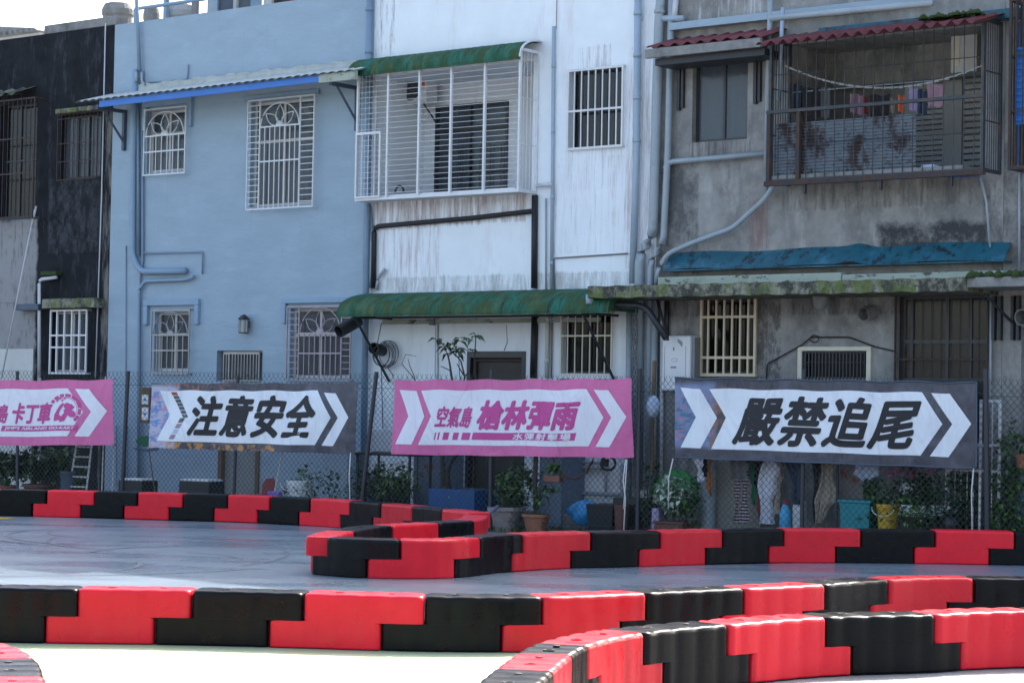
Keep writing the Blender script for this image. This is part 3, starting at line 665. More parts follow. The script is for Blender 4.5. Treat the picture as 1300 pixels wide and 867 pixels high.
# ================================================================ houses
class House:
    def __init__(s, name, u0, u1, ztop, depth, wm, label):
        s.u0, s.u1, s.zt, s.d, s.wm = u0, u1, ztop, depth, wm; s.holes = []
        s.R = Root(name, F, (u0 + u1) / 2, depth / 2, 0, label, 'house')
    def hole(s, x0, y0, x1, y1, depth=.16): r = F.rect(x0, y0, x1, y1); s.holes.append((*r, depth)); return r
    def finish(s, roof='concrete'):
        us = sorted({s.u0, s.u1} | {h[0] for h in s.holes} | {h[1] for h in s.holes})
        zs = sorted({0, s.zt} | {h[2] for h in s.holes} | {h[3] for h in s.holes})
        # split for even quads
        b = MB()
        for i in range(len(us) - 1):
            for j in range(len(zs) - 1):
                cu, cz = (us[i] + us[i + 1]) / 2, (zs[j] + zs[j + 1]) / 2
                if any(h[0] < cu < h[1] and h[2] < cz < h[3] for h in s.holes): continue
                b.add([(us[i], 0, zs[j]), (us[i + 1], 0, zs[j]), (us[i + 1], 0, zs[j + 1]), (us[i], 0, zs[j + 1])], [(0, 1, 2, 3)])
        for a, c, e, f, d in s.holes:
            b.add([(a, 0, e), (c, 0, e), (c, 0, f), (a, 0, f), (a, d, e), (c, d, e), (c, d, f), (a, d, f)], [(0, 4, 5, 1), (1, 5, 6, 2), (2, 6, 7, 3), (3, 7, 4, 0)])
        # shell: sides, back
        for x in (s.u0, s.u1): b.add([(x, 0, 0), (x, s.d, 0), (x, s.d, s.zt), (x, 0, s.zt)], [(0, 1, 2, 3)])
        b.add([(s.u0, s.d, 0), (s.u1, s.d, 0), (s.u1, s.d, s.zt), (s.u0, s.d, s.zt)], [(0, 1, 2, 3)])
        s.R.part('wall', b, s.wm)
        b = MB(); b.box(s.u0 + .02, s.u1 - .02, .12, s.d - .02, s.zt - .35, s.zt - .2); s.R.part('roof', b, roof)
        b = MB(); b.box(s.u0 + .01, s.u1 - .01, 2.2, 2.3, 0, s.zt - .4)
        s.R.part('inner_wall', b, 'door_dark')
    def window(s, x0, y0, x1, y1, fm='frame_dark', gm='glass_dark', fw_=.035, mull=(.5,), trans=(), curtains=(), depth=.10, hole=True, cm='curtain'):
        """a window set in an opening: frame with mullions, a pane per light, curtains behind some lights"""
        r = s.hole(x0, y0, x1, y1) if hole else F.rect(x0, y0, x1, y1, depth)
        a, c, e, f = r; b = MB(); y = depth; w = fw_
        b.box(a, c, y, y + .05, e, e + w); b.box(a, c, y, y + .05, f - w, f)
        b.box(a, a + w, y, y + .05, e + w, f - w); b.box(c - w, c, y, y + .05, e + w, f - w)
        xs = [a + w] + [a + (c - a) * m for m in mull] + [c - w]; zs = [e + w] + [e + (f - e) * t for t in trans] + [f - w]
        for m in mull: x = a + (c - a) * m; b.box(x - w * .5, x + w * .5, y - .004, y + .046, e + w, f - w)
        for t in trans: z = e + (f - e) * t; b.box(a + w, c - w, y - .008, y + .042, z - w * .5, z + w * .5)
        fr = s.R.part('window', b, fm)
        for i in range(len(xs) - 1):
            for j in range(len(zs) - 1):
                p = MB(); p.box(xs[i] + .004, xs[i + 1] - .004, y + .018, y + .026, zs[j] + .004, zs[j + 1] - .004)
                s.R.part('pane', p, gm, parent=fr)
        for (q0, q1) in curtains:
            p = MB(); A, B_ = a + (c - a) * q0, a + (c - a) * q1; k = max(8, int((B_ - A) / .03))
            p.sheet(lambda t, z: (A + (B_ - A) * t, .24 + .012 * sin(t * k * 1.1) + .006 * sin(t * k * 2.7), e + .02 + (f - e - .04) * z), k * 2, 1)
            s.R.part('curtain', p, cm, parent=fr, smooth=True)
        return fr, r
    def grille(s, x0, y0, x1, y1, nv, hz=(), v=-.10, m='metal_white', fr=.022, bar=.008, feet=True, side=False, bx=None, name='window_grille'):
        """steel grille in front of a window: outer frame, rails, one object per bar"""
        a, c, e, f = F.rect(x0, y0, x1, y1, v); b = MB(); t = fr
        b.box(a, c, v - t, v, e, e + t * 1.2); b.box(a, c, v - t, v, f - t * 1.2, f); b.box(a, a + t, v - t, v, e + t * 1.2, f - t * 1.2); b.box(c - t, c, v - t, v, e + t * 1.2, f - t * 1.2)
        for h in hz: z = f - (f - e) * h; b.box(a + t, c - t, v - t * .9, v - .002, z - t * .5, z + t * .5)
        if v < -.02 and feet:
            for x in (a, c - t):
                for z in (e, f - t): b.box(x + .002, x + t - .002, v, -.001, z + .002, z + t - .002)
        g = s.R.part(name, b, m); first = None
        if bx is None: bx = [(i + 1) / (nv + 1) for i in range(nv)]
        for q in bx:
            x = a + (c - a) * q
            if first is None:
                p = MB(); p.box(x - bar, x + bar, v - bar * 2 - .003, v - .004, e + t, f - t); first = s.R.part('bar', p, m, parent=g); x0_ = x
            else:
                o = first.copy(); COL.objects.link(o); o.parent = g; o.location = (x - x0_, 0, 0)
        return g, (a, c, e, f)
    def pipe(s, pts, r, m='pipe_grey', v=-.06, name='pipe', clips=0, n=8, smooth=True):
        P = [(*(lambda q: (q[0], v, q[1]))(F.px(x, y, v)),) for x, y in pts]
        # rounded corners
        Q = [Vector(P[0])]
        for i in range(1, len(P) - 1):
            a, p, c = Vector(P[i - 1]), Vector(P[i]), Vector(P[i + 1]); k = min(r * 2.2, (a - p).length * .4, (c - p).length * .4)
            Q += [p + (a - p).normalized() * k, p + ((a - p).normalized() + (c - p).normalized()) * k * .28, p + (c - p).normalized() * k]
        Q.append(Vector(P[-1])); b = MB(); b.tube(Q, r, n)
        if clips:
            for i in range(clips):
                q = Vector(P[0]).lerp(Vector(P[1]), (i + .6) / clips); d = (Vector(P[1]) - Vector(P[0])).normalized()
                b.tube([q - d * .03, q + d * .03], r * 1.18, n)
        return s.R.part(name, b, m, smooth=smooth)
    def wallbox(s, name, x0, y0, x1, y1, proj, m, bevel=.01, v=0.0, **k):
        r = F.rect(x0, y0, x1, y1, v - proj); b = MB(); b.box(r[0], r[1], v - proj, v + .01, r[2], r[3]); return s.R.part(name, b, m, bevel=bevel, **k)
U = lambda x, y=300, v=0: F.px(x, y, v)[0]
Z = lambda x, y, v=0: F.px(x, y, v)[1]

# ---------------- black stained house at the left
uBL0, uBL = U(-330), U(141, 250)
zBL = Z(70, 42)
kn = lambda x, y, cx: F.px(x, y)
cx_bl = (uBL0 + uBL) / 2
_a, _b = F.px(45, 290)
M['black_wall'] = mat('mould blackened render', (.018, .020, .023), .9, spec=.10, var=.4, scale=3, bump=.5, bscale=9, stains=[
    dict(col=(.27, .27, .27), scale=2.2, lo=.18, hi=.40, amt=1, box=(-99, U(43, 350) - cx_bl, -1, Z(20, 284), .35)),
    dict(col=(.12, .135, .15), scale=3.5, stretch=(1.4, 1, .8), lo=.46, hi=.70, amt=.65, rg=.85, box=(U(62) - cx_bl, U(134) - cx_bl, Z(90, 320), Z(90, 226), .5), seed=5),
    dict(col=(.09, .095, .11), scale=3, stretch=(2, 1, .5), lo=.55, hi=.75, amt=.6, seed=2),
    dict(col=(.20, .19, .17), scale=3, stretch=(3, 1, .5), lo=.42, hi=.6, amt=.9, box=(U(131) - cx_bl, U(150) - cx_bl, 0, Z(138, 120), .12), seed=3),
    dict(col=(.012, .012, .014), scale=5, stretch=(3, 3, .6), lo=.55, hi=.7, amt=.6, seed=9)])
hb = House('black_house', uBL0, uBL - .01, zBL, 9, 'black_wall', 'mould blackened two storey house with barred windows at the left edge')
b = MB(); r = F.rect(55, 26, 142, 40, 0); b.box(r[0], uBL - .012, .02, .3, zBL - .01, zBL + .17); hb.R.part('coping', b, 'navy' if False else 'blue_trim' if False else 'concrete', bevel=.01)
hb.window(0, 132, 46, 276, 'frame_dark', 'glass_dark', mull=(.45,), trans=(.5,))
hb.grille(-40, 128, 44, 280, 14, (.33, .62, .98), v=-.30, m='rust', fr=.025, bar=.006)
b = MB(); a, z = F.px(-45, 118, 0); c = U(46, 120); b.sheet(lambda s_, t: (a + (c - a) * s_, -.42 * t, Z(20, 122) + .12 - .16 * t + .03 * sin(s_ * 40)), 40, 4)
b.sheet(lambda s_, t: (a + (c - a) * (1 - s_), -.42 * t, Z(20, 122) + .10 - .16 * t), 20, 4); hb.R.part('awning', b, 'moss_slab')
hb.window(76, 146, 128, 226, 'frame_dark', 'glass_grey', mull=(.35, .62), curtains=((0, .9),), cm='curtain_dark')
hb.grille(73, 143, 124, 228, 9, (.08, .45, .72), v=-.08, m='rust', fr=.016, bar=.006)
b = MB(); r = F.rect(70, 136, 128, 142, -.22); b.box(r[0], r[1], -.22, .01, r[2], r[3]); hb.R.part('ledge', b, 'moss_slab', bevel=.01)
hb.window(66, 396, 111, 472, 'frame_pale', 'glass_grey', mull=(.5,), curtains=((.5, 1),))
hb.grille(64, 393, 111, 475, 4, (.4, .585), v=-.10, m='metal_white', fr=.03, bar=.016)
b = MB(); r = F.rect(53, 379, 119, 391, -.25); b.box(r[0], r[1], -.25, .01, r[2], r[3]); l = hb.R.part('ledge', b, 'moss_slab', bevel=.012)
b = MB(); rnd = random.Random(3)
for i in range(60):
    x = r[0] + (r[1] - r[0]) * rnd.uniform(.15, .95); y = rnd.uniform(-.25, -.02); s_ = rnd.uniform(.015, .035); b.lathe(x, y, [(s_, r[3] - .01), (s_ * .8, r[3] + s_ * .4), (s_ * .2, r[3] + s_ * .6)], 6)
hb.R.part('moss', b, 'moss', parent=l, smooth=True, kind='stuff')
hb.pipe([(50, 480), (50, 355), (72, 352)], .035, 'pipe_white', -.12); hb.pipe([(50, 480), (50, 620)], .035, 'pipe_white', -.12)
b = MB(); r = F.rect(52, 346, 72, 354, -.16); b.box(r[0], r[1], -.18, -.05, r[3] - .05, r[3] + .02); hb.R.part('mossy_bracket', b, 'moss', bevel=.01)
hb.pipe([(134, 30), (129, 250), (121, 480)], .012, 'pipe_white', -.05); hb.pipe([(44, 266), (2, 480)], .014, 'pipe_white', -.2)
hb.pipe([(46, 262), (40, 290)], .02, 'pipe_white', -.2)
hb.wallbox('bracket_box', 20, 386, 48, 394, .2, 'navy'); hb.pipe([(0, 384), (20, 385)], .006, 'cable', -.1)
b = MB(); r = F.rect(-60, 443, 40, 620, -.05); b.box(r[0], r[1], -.05, -.02, 0, r[3]); hb.R.part('white_panel', b, 'shelf_white')
hb.finish()
# pale roofed house farther off, seen over the black one
fr_ = Root('far_house', F, U(-60, 40, 14), 14, 0, 'distant white house with a pale tiled roof edge seen above the black house', 'house')
uf0, uf1 = U(-120, 45, 14), U(50, 45, 14); zf = Z(25, 44, 14)
b = MB(); b.box(uf0, uf1, 14, 22, 0, zf - .02); fr_.part('wall', b, 'white_wall')
b = MB(); zz = Z(25, 35, 14)
b.prism([(uf0 - .2, zf - .02), (uf1 + .25, zf - .02), (uf1 + .1, zf + .06), (uf1 - 1.2, zz), (uf0 - .2, zz + .9)], 13.7, 22.3)
for i in range(26): x = uf0 + (uf1 - uf0) * (i + .5) / 26; b.box(x - .03, x + .03, 13.62, 13.72, zf - .05, zf + .05)
fr_.part('roof', b, 'concrete')

# ---------------- blue house
uB1 = U(472, 200)
zBB = Z(300, 11)
hB = House('blue_house', uBL, uB1 - .005, zBB, 9, 'blue_wall', 'pale blue painted two storey house with a bright blue awning edge')
def flower(x0, x1, ybase, rpx, v, m='metal_white', yscale=1.0, n=3):
    cx = (x0 + x1) / 2; b = MB(); u, z = F.px(cx, ybase, v); r = abs(F.px(cx + rpx, ybase, v)[0] - u); r *= yscale and 1
    rz = (F.px(cx, ybase - rpx * yscale, v)[1] - z)
    b.tube([(u + r * cos(a * pi / 24), v - .01, z + rz * sin(a * pi / 24)) for a in range(25)], .012, 6)
    for k in range(n):
        a = pi / 2 + (k - (n - 1) / 2) * radians(52)
        for sg in (1, -1):
            pts = []
            for i in range(13):
                t = i / 12; w = sg * .22 * sin(pi * t); pts.append((u + r * .92 * (t * cos(a) - w * sin(a)), v - .01, z + rz * .92 * (t * sin(a) + w * cos(a))))
            b.tube(pts, .009, 5)
    b.prism([(u + r * .2 * cos(i * pi / 8), z + rz * .22 * sin(i * pi / 8)) for i in range(9)], v - .02, v)
    return b
def fancy(x0, y0, x1, y1, yr, m, nb, side, v, mull=(.5,), curtains=(), trim=True, ys=1.0, rr=None):
    """window with an arched flower grille; side=(x left rail, x right rail) makes ladder strips at the sides"""
    fr, _ = hB.window(x0 + 4, y0 + 3, x1 - 1, y1 - 4, 'frame_pale', 'glass_grey', .05, mull=mull, trans=(.62,), curtains=curtains)
    g, (a, c, e, f) = hB.grille(x0, y0, x1, y1, 0, (), v=v, m=m, fr=.02, bx=[])
    b = MB(); L, R_ = side if side else (x0 + 1.5, x1 - 1.5); uL, uR = U(L, (y0 + y1) / 2, v), U(R_, (y0 + y1) / 2, v); zr = Z((x0 + x1) / 2, yr, v)
    b.box(uL, uR, v - .022, v - .002, zr - .012, zr + .012)
    z2 = zr - (zr - e) * (.42 if side else .40); b.box(uL, uR, v - .022, v - .002, z2 - .012, z2 + .012)
    if side:
        for u_ in (uL, uR): b.box(u_ - .011, u_ + .011, v - .024, v - .001, e, f)
        k = int((f - e) / .105)
        for i in range(1, k):
            z = e + (f - e) * i / k
            b.box(a, uL - .012, v - .016, v - .004, z - .006, z + .006); b.box(uR + .012, c, v - .016, v - .004, z - .006, z + .006)
    hB.R.part('rail', b, m, parent=g)
    for i in range(1, nb + 1):
        u_ = uL + (uR - uL) * i / (nb + 1); p = MB(); p.box(u_ - .007, u_ + .007, v - .018, v - .004, e + .02, zr - .013); hB.R.part('bar', p, m, parent=g)
    p = flower(L, R_, yr, rr or (R_ - L) / 2 - 1, v, yscale=ys); hB.R.part('flower_ornament', p, m, parent=g, smooth=True)
fancy(183, 137, 236, 222, 172, 'metal_white', 6, None, -.10, curtains=((.15, .5),), ys=1.25)
fancy(314, 124, 399, 265, 160, 'metal_white', 7, (330, 381), -.12, mull=(.48,), curtains=((.6, .95),), ys=1.2)
fancy(192, 393, 241, 475, 425, 'alu', 6, None, -.08, curtains=(), ys=1.3)
fancy(364, 388, 446, 484, 423, 'pink_alu', 7, (380, 434), -.09, mull=(.45,), ys=1.25)
# small window with close bars
hB.window(275, 445, 333, 484, 'alu', 'glass_grey', .03, mull=(.18, .84), curtains=((.1, .8),))
hB.grille(284, 448, 330, 484, 11, (.0,), v=-.03, m='alu', fr=.02, bar=.007, feet=False)
# hood mouldings over the windows
def hood(x0, y0, x1, y1, dl, t=9):
    b = MB(); a, c, e, f = F.rect(x0, y0, x1, y1, -.07)
    tt = t / 82; b.box(a, c, -.07, .01, f - tt, f); b.box(a, a + tt, -.068, .01, e, f - tt)
    b.box(c - tt, c, -.068, .01, e, f - tt); hB.R.part('hood_moulding', b, 'blue_trim', bevel=.01)
hood(180, 126, 242, 163, 0, 9); hood(181, 380, 251, 412, 0, 9); hood(357, 378, 462, 410, 0, 7)
b = MB(); r = F.rect(309, 118, 404, 124, -.05); b.box(r[0], r[1], -.05, .01, r[2], r[3]); hB.R.part('lintel', b, 'blue_trim')
# wall lantern
u, z = F.px(309.5, 412, -.12)
b = MB(); b.lathe(u, -.12, [(.10, z + .085), (.105, z + .10), (.06, z + .15), (.012, z + .175)], 6); b.lathe(u, -.12, [(.085, z - .155), (.085, z - .135)], 6)
for i in range(6): a = i * pi / 3 + pi / 6; b.tube([(u + .085 * cos(a), -.12 + .085 * sin(a), z - .14), (u + .085 * cos(a), -.12 + .085 * sin(a), z + .09)], .007, 4)
b.box(u - .02, u + .02, -.04, .0, z - .06, z + .06); lm = hB.R.part('wall_lantern', b, 'frame_dark')
b = MB(); b.lathe(u, -.12, [(.078, z - .134), (.078, z + .084)], 6); hB.R.part('lamp_glass', b, 'lamp_glass', parent=lm)
# awning: back-sloping pale sheet over a blue fascia
vA = -.75; a0, z0 = F.px(130, 128, vA); a1, z1 = F.px(404, 101, vA); zl, zr_ = z0, z1; zm = (z0 + z1) / 2
e1 = F.px(126, 128, vA)[0]; e2 = F.px(405, 100, vA)[0]; e3 = F.px(452, 98, vA)[0]
b = MB(); b.add([(e1, vA, zm - .10), (e2, vA, zm - .06), (e2, vA, zm + .055), (e1, vA, zm + .02)], [(0, 1, 2, 3)]); b.add([(e1, vA + .02, zm - .10), (e2, vA + .02, zm - .06), (e2, vA + .02, zm + .055), (e1, vA + .02, zm + .02)], [(3, 2, 1, 0)])
b.add([(e1, vA, zm - .10), (e1, vA, zm + .02), (e1, vA + .02, zm + .02), (e1, vA + .02, zm - .10), (e2, vA, zm - .06), (e2, vA, zm + .055), (e2, vA + .02, zm + .055), (e2, vA + .02, zm - .06)], [(0, 1, 2, 3), (4, 5, 6, 7), (0, 3, 7, 4), (1, 2, 6, 5)])
aw = hB.R.part('awning_fascia', b, 'blue_fascia')
eL = F.px(98, 124, vA)[0]
b = MB(); k = 110
def rs(s_, t): x = eL + (e3 - eL) * s_; return (x, vA - .05 + (.77) * t, zm + .03 + .035 * (s_ if s_ < .9 else .9) + .22 * t + .018 * abs(sin(s_ * k * 1.0)))
b.slab(rs, 330, 2, (0, 0, -.02)); hB.R.part('awning_roof', b, 'pale_roof')
b = MB(); x0, x1 = U(180, 108), U(470, 90); b.box(x0, x1, -.08, .005, zm + .24, zm + .36)
rnd = random.Random(8)
for i in range(90): x = x0 + (x1 - x0) * i / 90; b.box(x - .001, x + (x1 - x0) / 90 + .001, -.085, .004, zm + .35, zm + .37 + .03 * (sin(i * .7) * sin(i * .23) + rnd.uniform(-.2, .2)))
hB.R.part('mortar_seam', b, 'pale_roof', bevel=.01)
b = MB(); b.box(e2 + .01, e3, vA - .02, vA + .04, zm - .08, zm + .06); hB.R.part('gutter', b, 'pale_ledge')
for x in (160, 455):
    b = MB(); u = U(x, 150, 0) ; z = zm - .02 - (.0 if x < 300 else 0)
    b.box(u - .03, u + .03, -.7, 0, z - .10, z - .04); b.box(u - .03, u + .03, -.07, 0, z - .78, z - .10)
    b.tube([(u, -.55, z - .08), (u, -.05, z - .62)], .028, 4); hB.R.part('awning_bracket', b, 'navy')
# pipes
hB.pipe([(173, -10), (177, 90)], .035, 'blue_pipe', -.08); hB.pipe([(172, 88), (169, 200), (168, 325), (178, 345), (236, 344)], .058, 'blue_trim', -.09, clips=0)
hB.pipe([(175, 100), (176, 325)], .03, 'blue_pipe', -.05); hB.pipe([(181, 90), (181, 330), (178, 352), (176, 620)], .022, 'blue_pipe', -.04)
hB.pipe([(181, 322), (257, 320), (257, 348)], .016, 'blue_pipe', -.04); hB.pipe([(246, 351), (236, 355), (184, 357), (176, 368), (176, 620)], .03, 'blue_trim', -.07)
hB.pipe([(181, 106), (238, 101), (239, 82)], .014, 'blue_pipe', -.03); hB.pipe([(160, 312), (159, 620)], .010, 'blue_pipe', -.02)
hB.pipe([(173, 92), (173, 104)], .03, 'pipe_grey', -.12); hB.pipe([(180, 92), (180, 104), (184, 108)], .02, 'pipe_grey', -.12)
hB.pipe([(469, -20), (466, 250), (461, 640)], .055, 'pipe_grey' if False else 'blue_pipe', -.10, clips=5)
b = MB()
for x, y0, y1 in ((150, 540, 620), (164, 540, 620)): b.tube([(U(x, y0), -.04, Z(x, y0)), (U(x, y1), -.04, Z(x, y1))], .012, 5)
hB.R.part('pipe', b, 'blue_pipe')
# ground floor: door panel and a blue projecting pier at the right
r = hB.hole(281, 540, 327, 640)
b = MB(); b.box(r[0], r[1], .06, .1, 0, r[3]); d_ = hB.R.part('door', b, 'door_grey')
b = MB(); b.box(r[0] - .06, r[0] + .03, -.03, .1, 0, r[3] + .05); b.box(r[1] - .03, r[1] + .05, -.03, .1, 0, r[3] + .05); hB.R.part('door_frame', b, 'wood', parent=d_)
hB.finish()
b = MB(); x0, x1 = U(408, 600, -.4), U(441, 600, -.4); b.box(x0, x1, -.4, 0, 0, Z(420, 574, -.4)); single('wall_pier', b, 'blue_wall', F, 'short pale blue wall pier below the right end of the black and white warning banner', 'pier', bevel=.015)
# roof terrace of the blue house: shed, rail, tanks
sh = Root('roof_shed', F, U(330, 10, 2.4), 2.4, zBB - .2, 'blue metal roof shed with white panels standing on the blue house roof', 'shed')
zt = zBB + 2.6
def tb(x0, x1, v): return U(x0, 8, v), U(x1, 8, v)
for x0, x1, m, v in ((263, 276, 'blue_wall', 2.4), (276, 296, 'navy', 2.45), (296, 300, 'shelf_white', 2.3), (300, 318, 'curtain_dark', 2.45), (318, 330, 'blue_trim', 2.4), (334, 345, 'shelf_white', 2.35), (345, 372, 'frame_dark', 2.5), (396, 480, 'frame_dark', 2.5)):
    a, c = tb(x0, x1, v); b = MB(); b.box(a, c - .004, v, v + .06, zBB - .2, zt); sh.part('panel', b, m)
b = MB(); a, c = tb(255, 480, 2.4); b.box(a, c, 2.3, 6, zt, zt + .1); sh.part('roof', b, 'blue_trim')
b = MB(); a, c = tb(160, 250, .5); z = Z(210, 5, .5); b.tube([(U(172, 8, .5), .5, z - .02), (U(262, 8, .5), .5, z - .02)], .035, 8); b.tube([(U(172, 8, .5), .5, z - .02), (U(172, 8, .5), .5, zBB - .1)], .03, 8)
sh.part('rail', b, 'blue_trim', smooth=True)
for x, w in ((209, 2), (246, 3)):
    a = U(x, 10, 1.2); b = MB(); b.box(a - .02 * w, a + .02 * w, 1.2, 1.28, zBB - .2, zt); sh.part('post', b, 'blue_trim' if x < 220 else 'concrete')
for x0, x1, ytop, lab, m in ((134, 166, 3, 'grimy round concrete water tank on the roof at the corner of the blue house', 'concrete'), (184, 201, 8, 'dark grimy round vessel on the blue house roof behind the pipe', 'concrete'), (214, 246, 5, 'round white and grey water tank on the blue house roof behind the rail', 'shutter')):
    v = 1.6; a, c = U(x0, 15, v), U(x1, 15, v); R_ = (c - a) / 2 * .8; zz = Z((x0 + x1) / 2, ytop, v); cx = (a + c) / 2; b = MB()
    b.lathe(cx, v, [(R_ * .94, zBB - .2), (R_, zz - .3), (R_ * 1.08, zz - .26), (R_ * 1.08, zz - .16), (R_ * .9, zz - .05), (R_ * .4, zz)], 20); single('water_tank', b, m, F, lab, 'water tank', smooth=False)
b = MB(); xx = U(376, 4, 2.2); b.sheet(lambda a, c: (xx + .38 * (a - .5), 2.2 + .03 * sin(a * 14), zBB - .1 + 1.0 * c), 14, 4); single('red_cloth', b, 'cloth_red', F, 'red cloth hanging on the roof terrace above the blue parapet', 'cloth', smooth=True)

# ---------------- white house
uW1 = U(834, 250)
_cw = (uB1 + uW1) / 2; _st = lambda x0, y0, x1, y1, col, lo, hi, amt, seed, sx=6: dict(col=col, scale=2.2, stretch=(sx, sx, .45), lo=lo, hi=hi, amt=amt, seed=seed, rg=.8, box=(U(x0, (y0 + y1) / 2) - _cw, U(x1, (y0 + y1) / 2) - _cw, Z((x0 + x1) / 2, y1), Z((x0 + x1) / 2, y0), .35))
M['white_house_wall'] = mat('stained white painted plaster', (.74, .78, .80), .7, var=.05, scale=2, bump=.2, bscale=6, stains=[
    dict(col=(.50, .42, .40), scale=1.7, stretch=(2.5, 2.5, .5), lo=.54, hi=.85, amt=.55),
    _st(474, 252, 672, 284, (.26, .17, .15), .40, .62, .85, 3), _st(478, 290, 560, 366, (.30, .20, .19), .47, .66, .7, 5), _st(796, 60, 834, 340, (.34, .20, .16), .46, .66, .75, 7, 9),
    _st(472, 0, 500, 80, (.16, .15, .15), .50, .64, .8, 9), _st(700, 200, 800, 320, (.32, .28, .28), .52, .68, .6, 11, 8), _st(735, 60, 775, 86, (.30, .30, .30), .45, .62, .7, 13), _st(722, 190, 792, 240, (.34, .31, .31), .50, .66, .6, 15, 9),
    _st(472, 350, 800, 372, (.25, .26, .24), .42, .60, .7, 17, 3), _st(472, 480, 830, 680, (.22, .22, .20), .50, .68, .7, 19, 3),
    dict(col=(.10, .09, .09), scale=7, stretch=(2, 2, .8), lo=.70, hi=.74, amt=.6, seed=11)])
hW = House('white_house', uB1, uW1, 11.0, 10, 'white_house_wall', 'tall white painted house with a caged balcony and two green plastic canopies')
# balcony: recess with its own walls
a, c, e, f = F.rect(476, 88, 676, 247, 0); hW.holes.append((a, c, e, f, 1.25))
DW = 1.25
def bk(x, y): return F.px(x, y, DW)
ra, rc, re, rf = F.rect(553, 132, 645, 262, DW)
b = MB(); rf = min(rf, f - .15); b.box(a, ra, DW, DW + .1, e, f); b.box(rc, c, DW, DW + .1, e, f); b.box(ra, rc, DW, DW + .1, rf, f); hW.R.part('balcony_wall', b, 'white_wall')
b = MB(); w = .045
b.box(ra, rc, DW - .03, DW + .05, rf - w, rf); b.box(ra, ra + w, DW - .03, DW + .05, e, rf - w); b.box(rc - w, rc, DW - .03, DW + .05, e, rf - w)
m1 = ra + (rc - ra) * .48; b.box(m1 - .03, m1 + .03, DW - .034, DW + .04, e, rf - w); zt_ = rf - (rf - e) * .25; b.box(ra + w, rc - w, DW - .038, DW + .04, zt_ - .04, zt_ + .04)
dr = hW.R.part('balcony_door', b, 'frame_dark')
for (x0, x1) in ((ra + w, m1 - .03), (m1 + .03, rc - w)):
    for (z0_, z1_) in ((e + .02, zt_ - .04), (zt_ + .04, rf - w)):
        p = MB(); p.box(x0, x1, DW, DW + .01, z0_, z1_); hW.R.part('pane', p, 'glass_grey', parent=dr)
b = MB()
for i in range(7): x = ra + (rc - ra) * (i + .5) / 7; b.box(x - .008, x + .008, DW - .05, DW - .04, e + .9 * 0, e + .95)
for z in (e + .1, e + .5, e + .9): b.box(ra, rc, DW - .052, DW - .042, z - .01, z + .01)
hW.R.part('inner_grille', b, 'frame_dark', parent=dr)
b = MB(); b.box(a, c, -.42, DW, e - .06, e); hW.R.part('balcony_floor', b, 'white_wall')
# the cage
def cage(h, x0, x1, xs, y0, y1, v, m, posts, hzn, z0=None, label=None, nside=4, hbar=.008, vbars=0, rail=(), name='balcony_cage'):
    a, c, e, f = F.rect(x0, y0, x1, y1, v); t = .022; b = MB()
    b.box(a, c, v - t, v + t, e - t, e + t); b.box(a, c, v - t, v + t, f - t, f + t)
    for x in (a, c - 2 * t):
        b.box(x, x + 2 * t, v + t, -.0, e - t, e + t); b.box(x, x + 2 * t, v + t, 0, f - t, f + t); b.box(x, x + 2 * t, -.03, -.001, e + t, f - t)
    g = h.R.part(name, b, m)
    for x in [a + t, c - t] + [a + (c - a) * q for q in posts]:
        p = MB(); p.box(x - t * .8, x + t * .8, v - t * 1.1, v + t * .9, e + t, f - t); h.R.part('post', p, m, parent=g)
    first = None
    for i in range(1, hzn):
        z = e + (f - e) * i / hzn
        if first is None: p = MB(); p.tube([(a, v, z), (c, v, z)], hbar, 5); first = h.R.part('horizontal_bar', p, m, parent=g); zz = z
        else: o = first.copy(); COL.objects.link(o); o.parent = g; o.location = (0, 0, z - zz)
    for x in (a + t, c - t):
        p = MB()
        for i in range(1, nside + 1):
            y = v + (-v) * i / (nside + 1); p.tube([(x, y, e + t), (x, y, f - t)], hbar * 1.1, 5)
        for q in (.33, .66): p.tube([(x, v, e + (f - e) * q), (x, 0, e + (f - e) * q)], hbar * 1.3, 5)
        h.R.part('side_bars', p, m, parent=g)
    first = None
    for i in range(1, vbars):
        x = a + (c - a) * i / vbars
        if first is None: p = MB(); p.tube([(x, v, e), (x, v, f)], hbar, 5); first = h.R.part('vertical_bar', p, m, parent=g); xx_ = x
        else: o = first.copy(); COL.objects.link(o); o.parent = g; o.location = (x - xx_, 0, 0)
    for q in rail:
        p = MB(); z = f - (f - e) * q; p.box(a, c, v - t * 1.2, v + t * 1.2, z - t, z + t); h.R.part('rail', p, m, parent=g)
    return g, (a, c, e, f)
cg, (ca, cc, ce, cf) = cage(hW, 453, 661, 0, 74, 248, -.45, 'metal_white', (.20, .395, .59, .79), 25, nside=4, hbar=.0042)
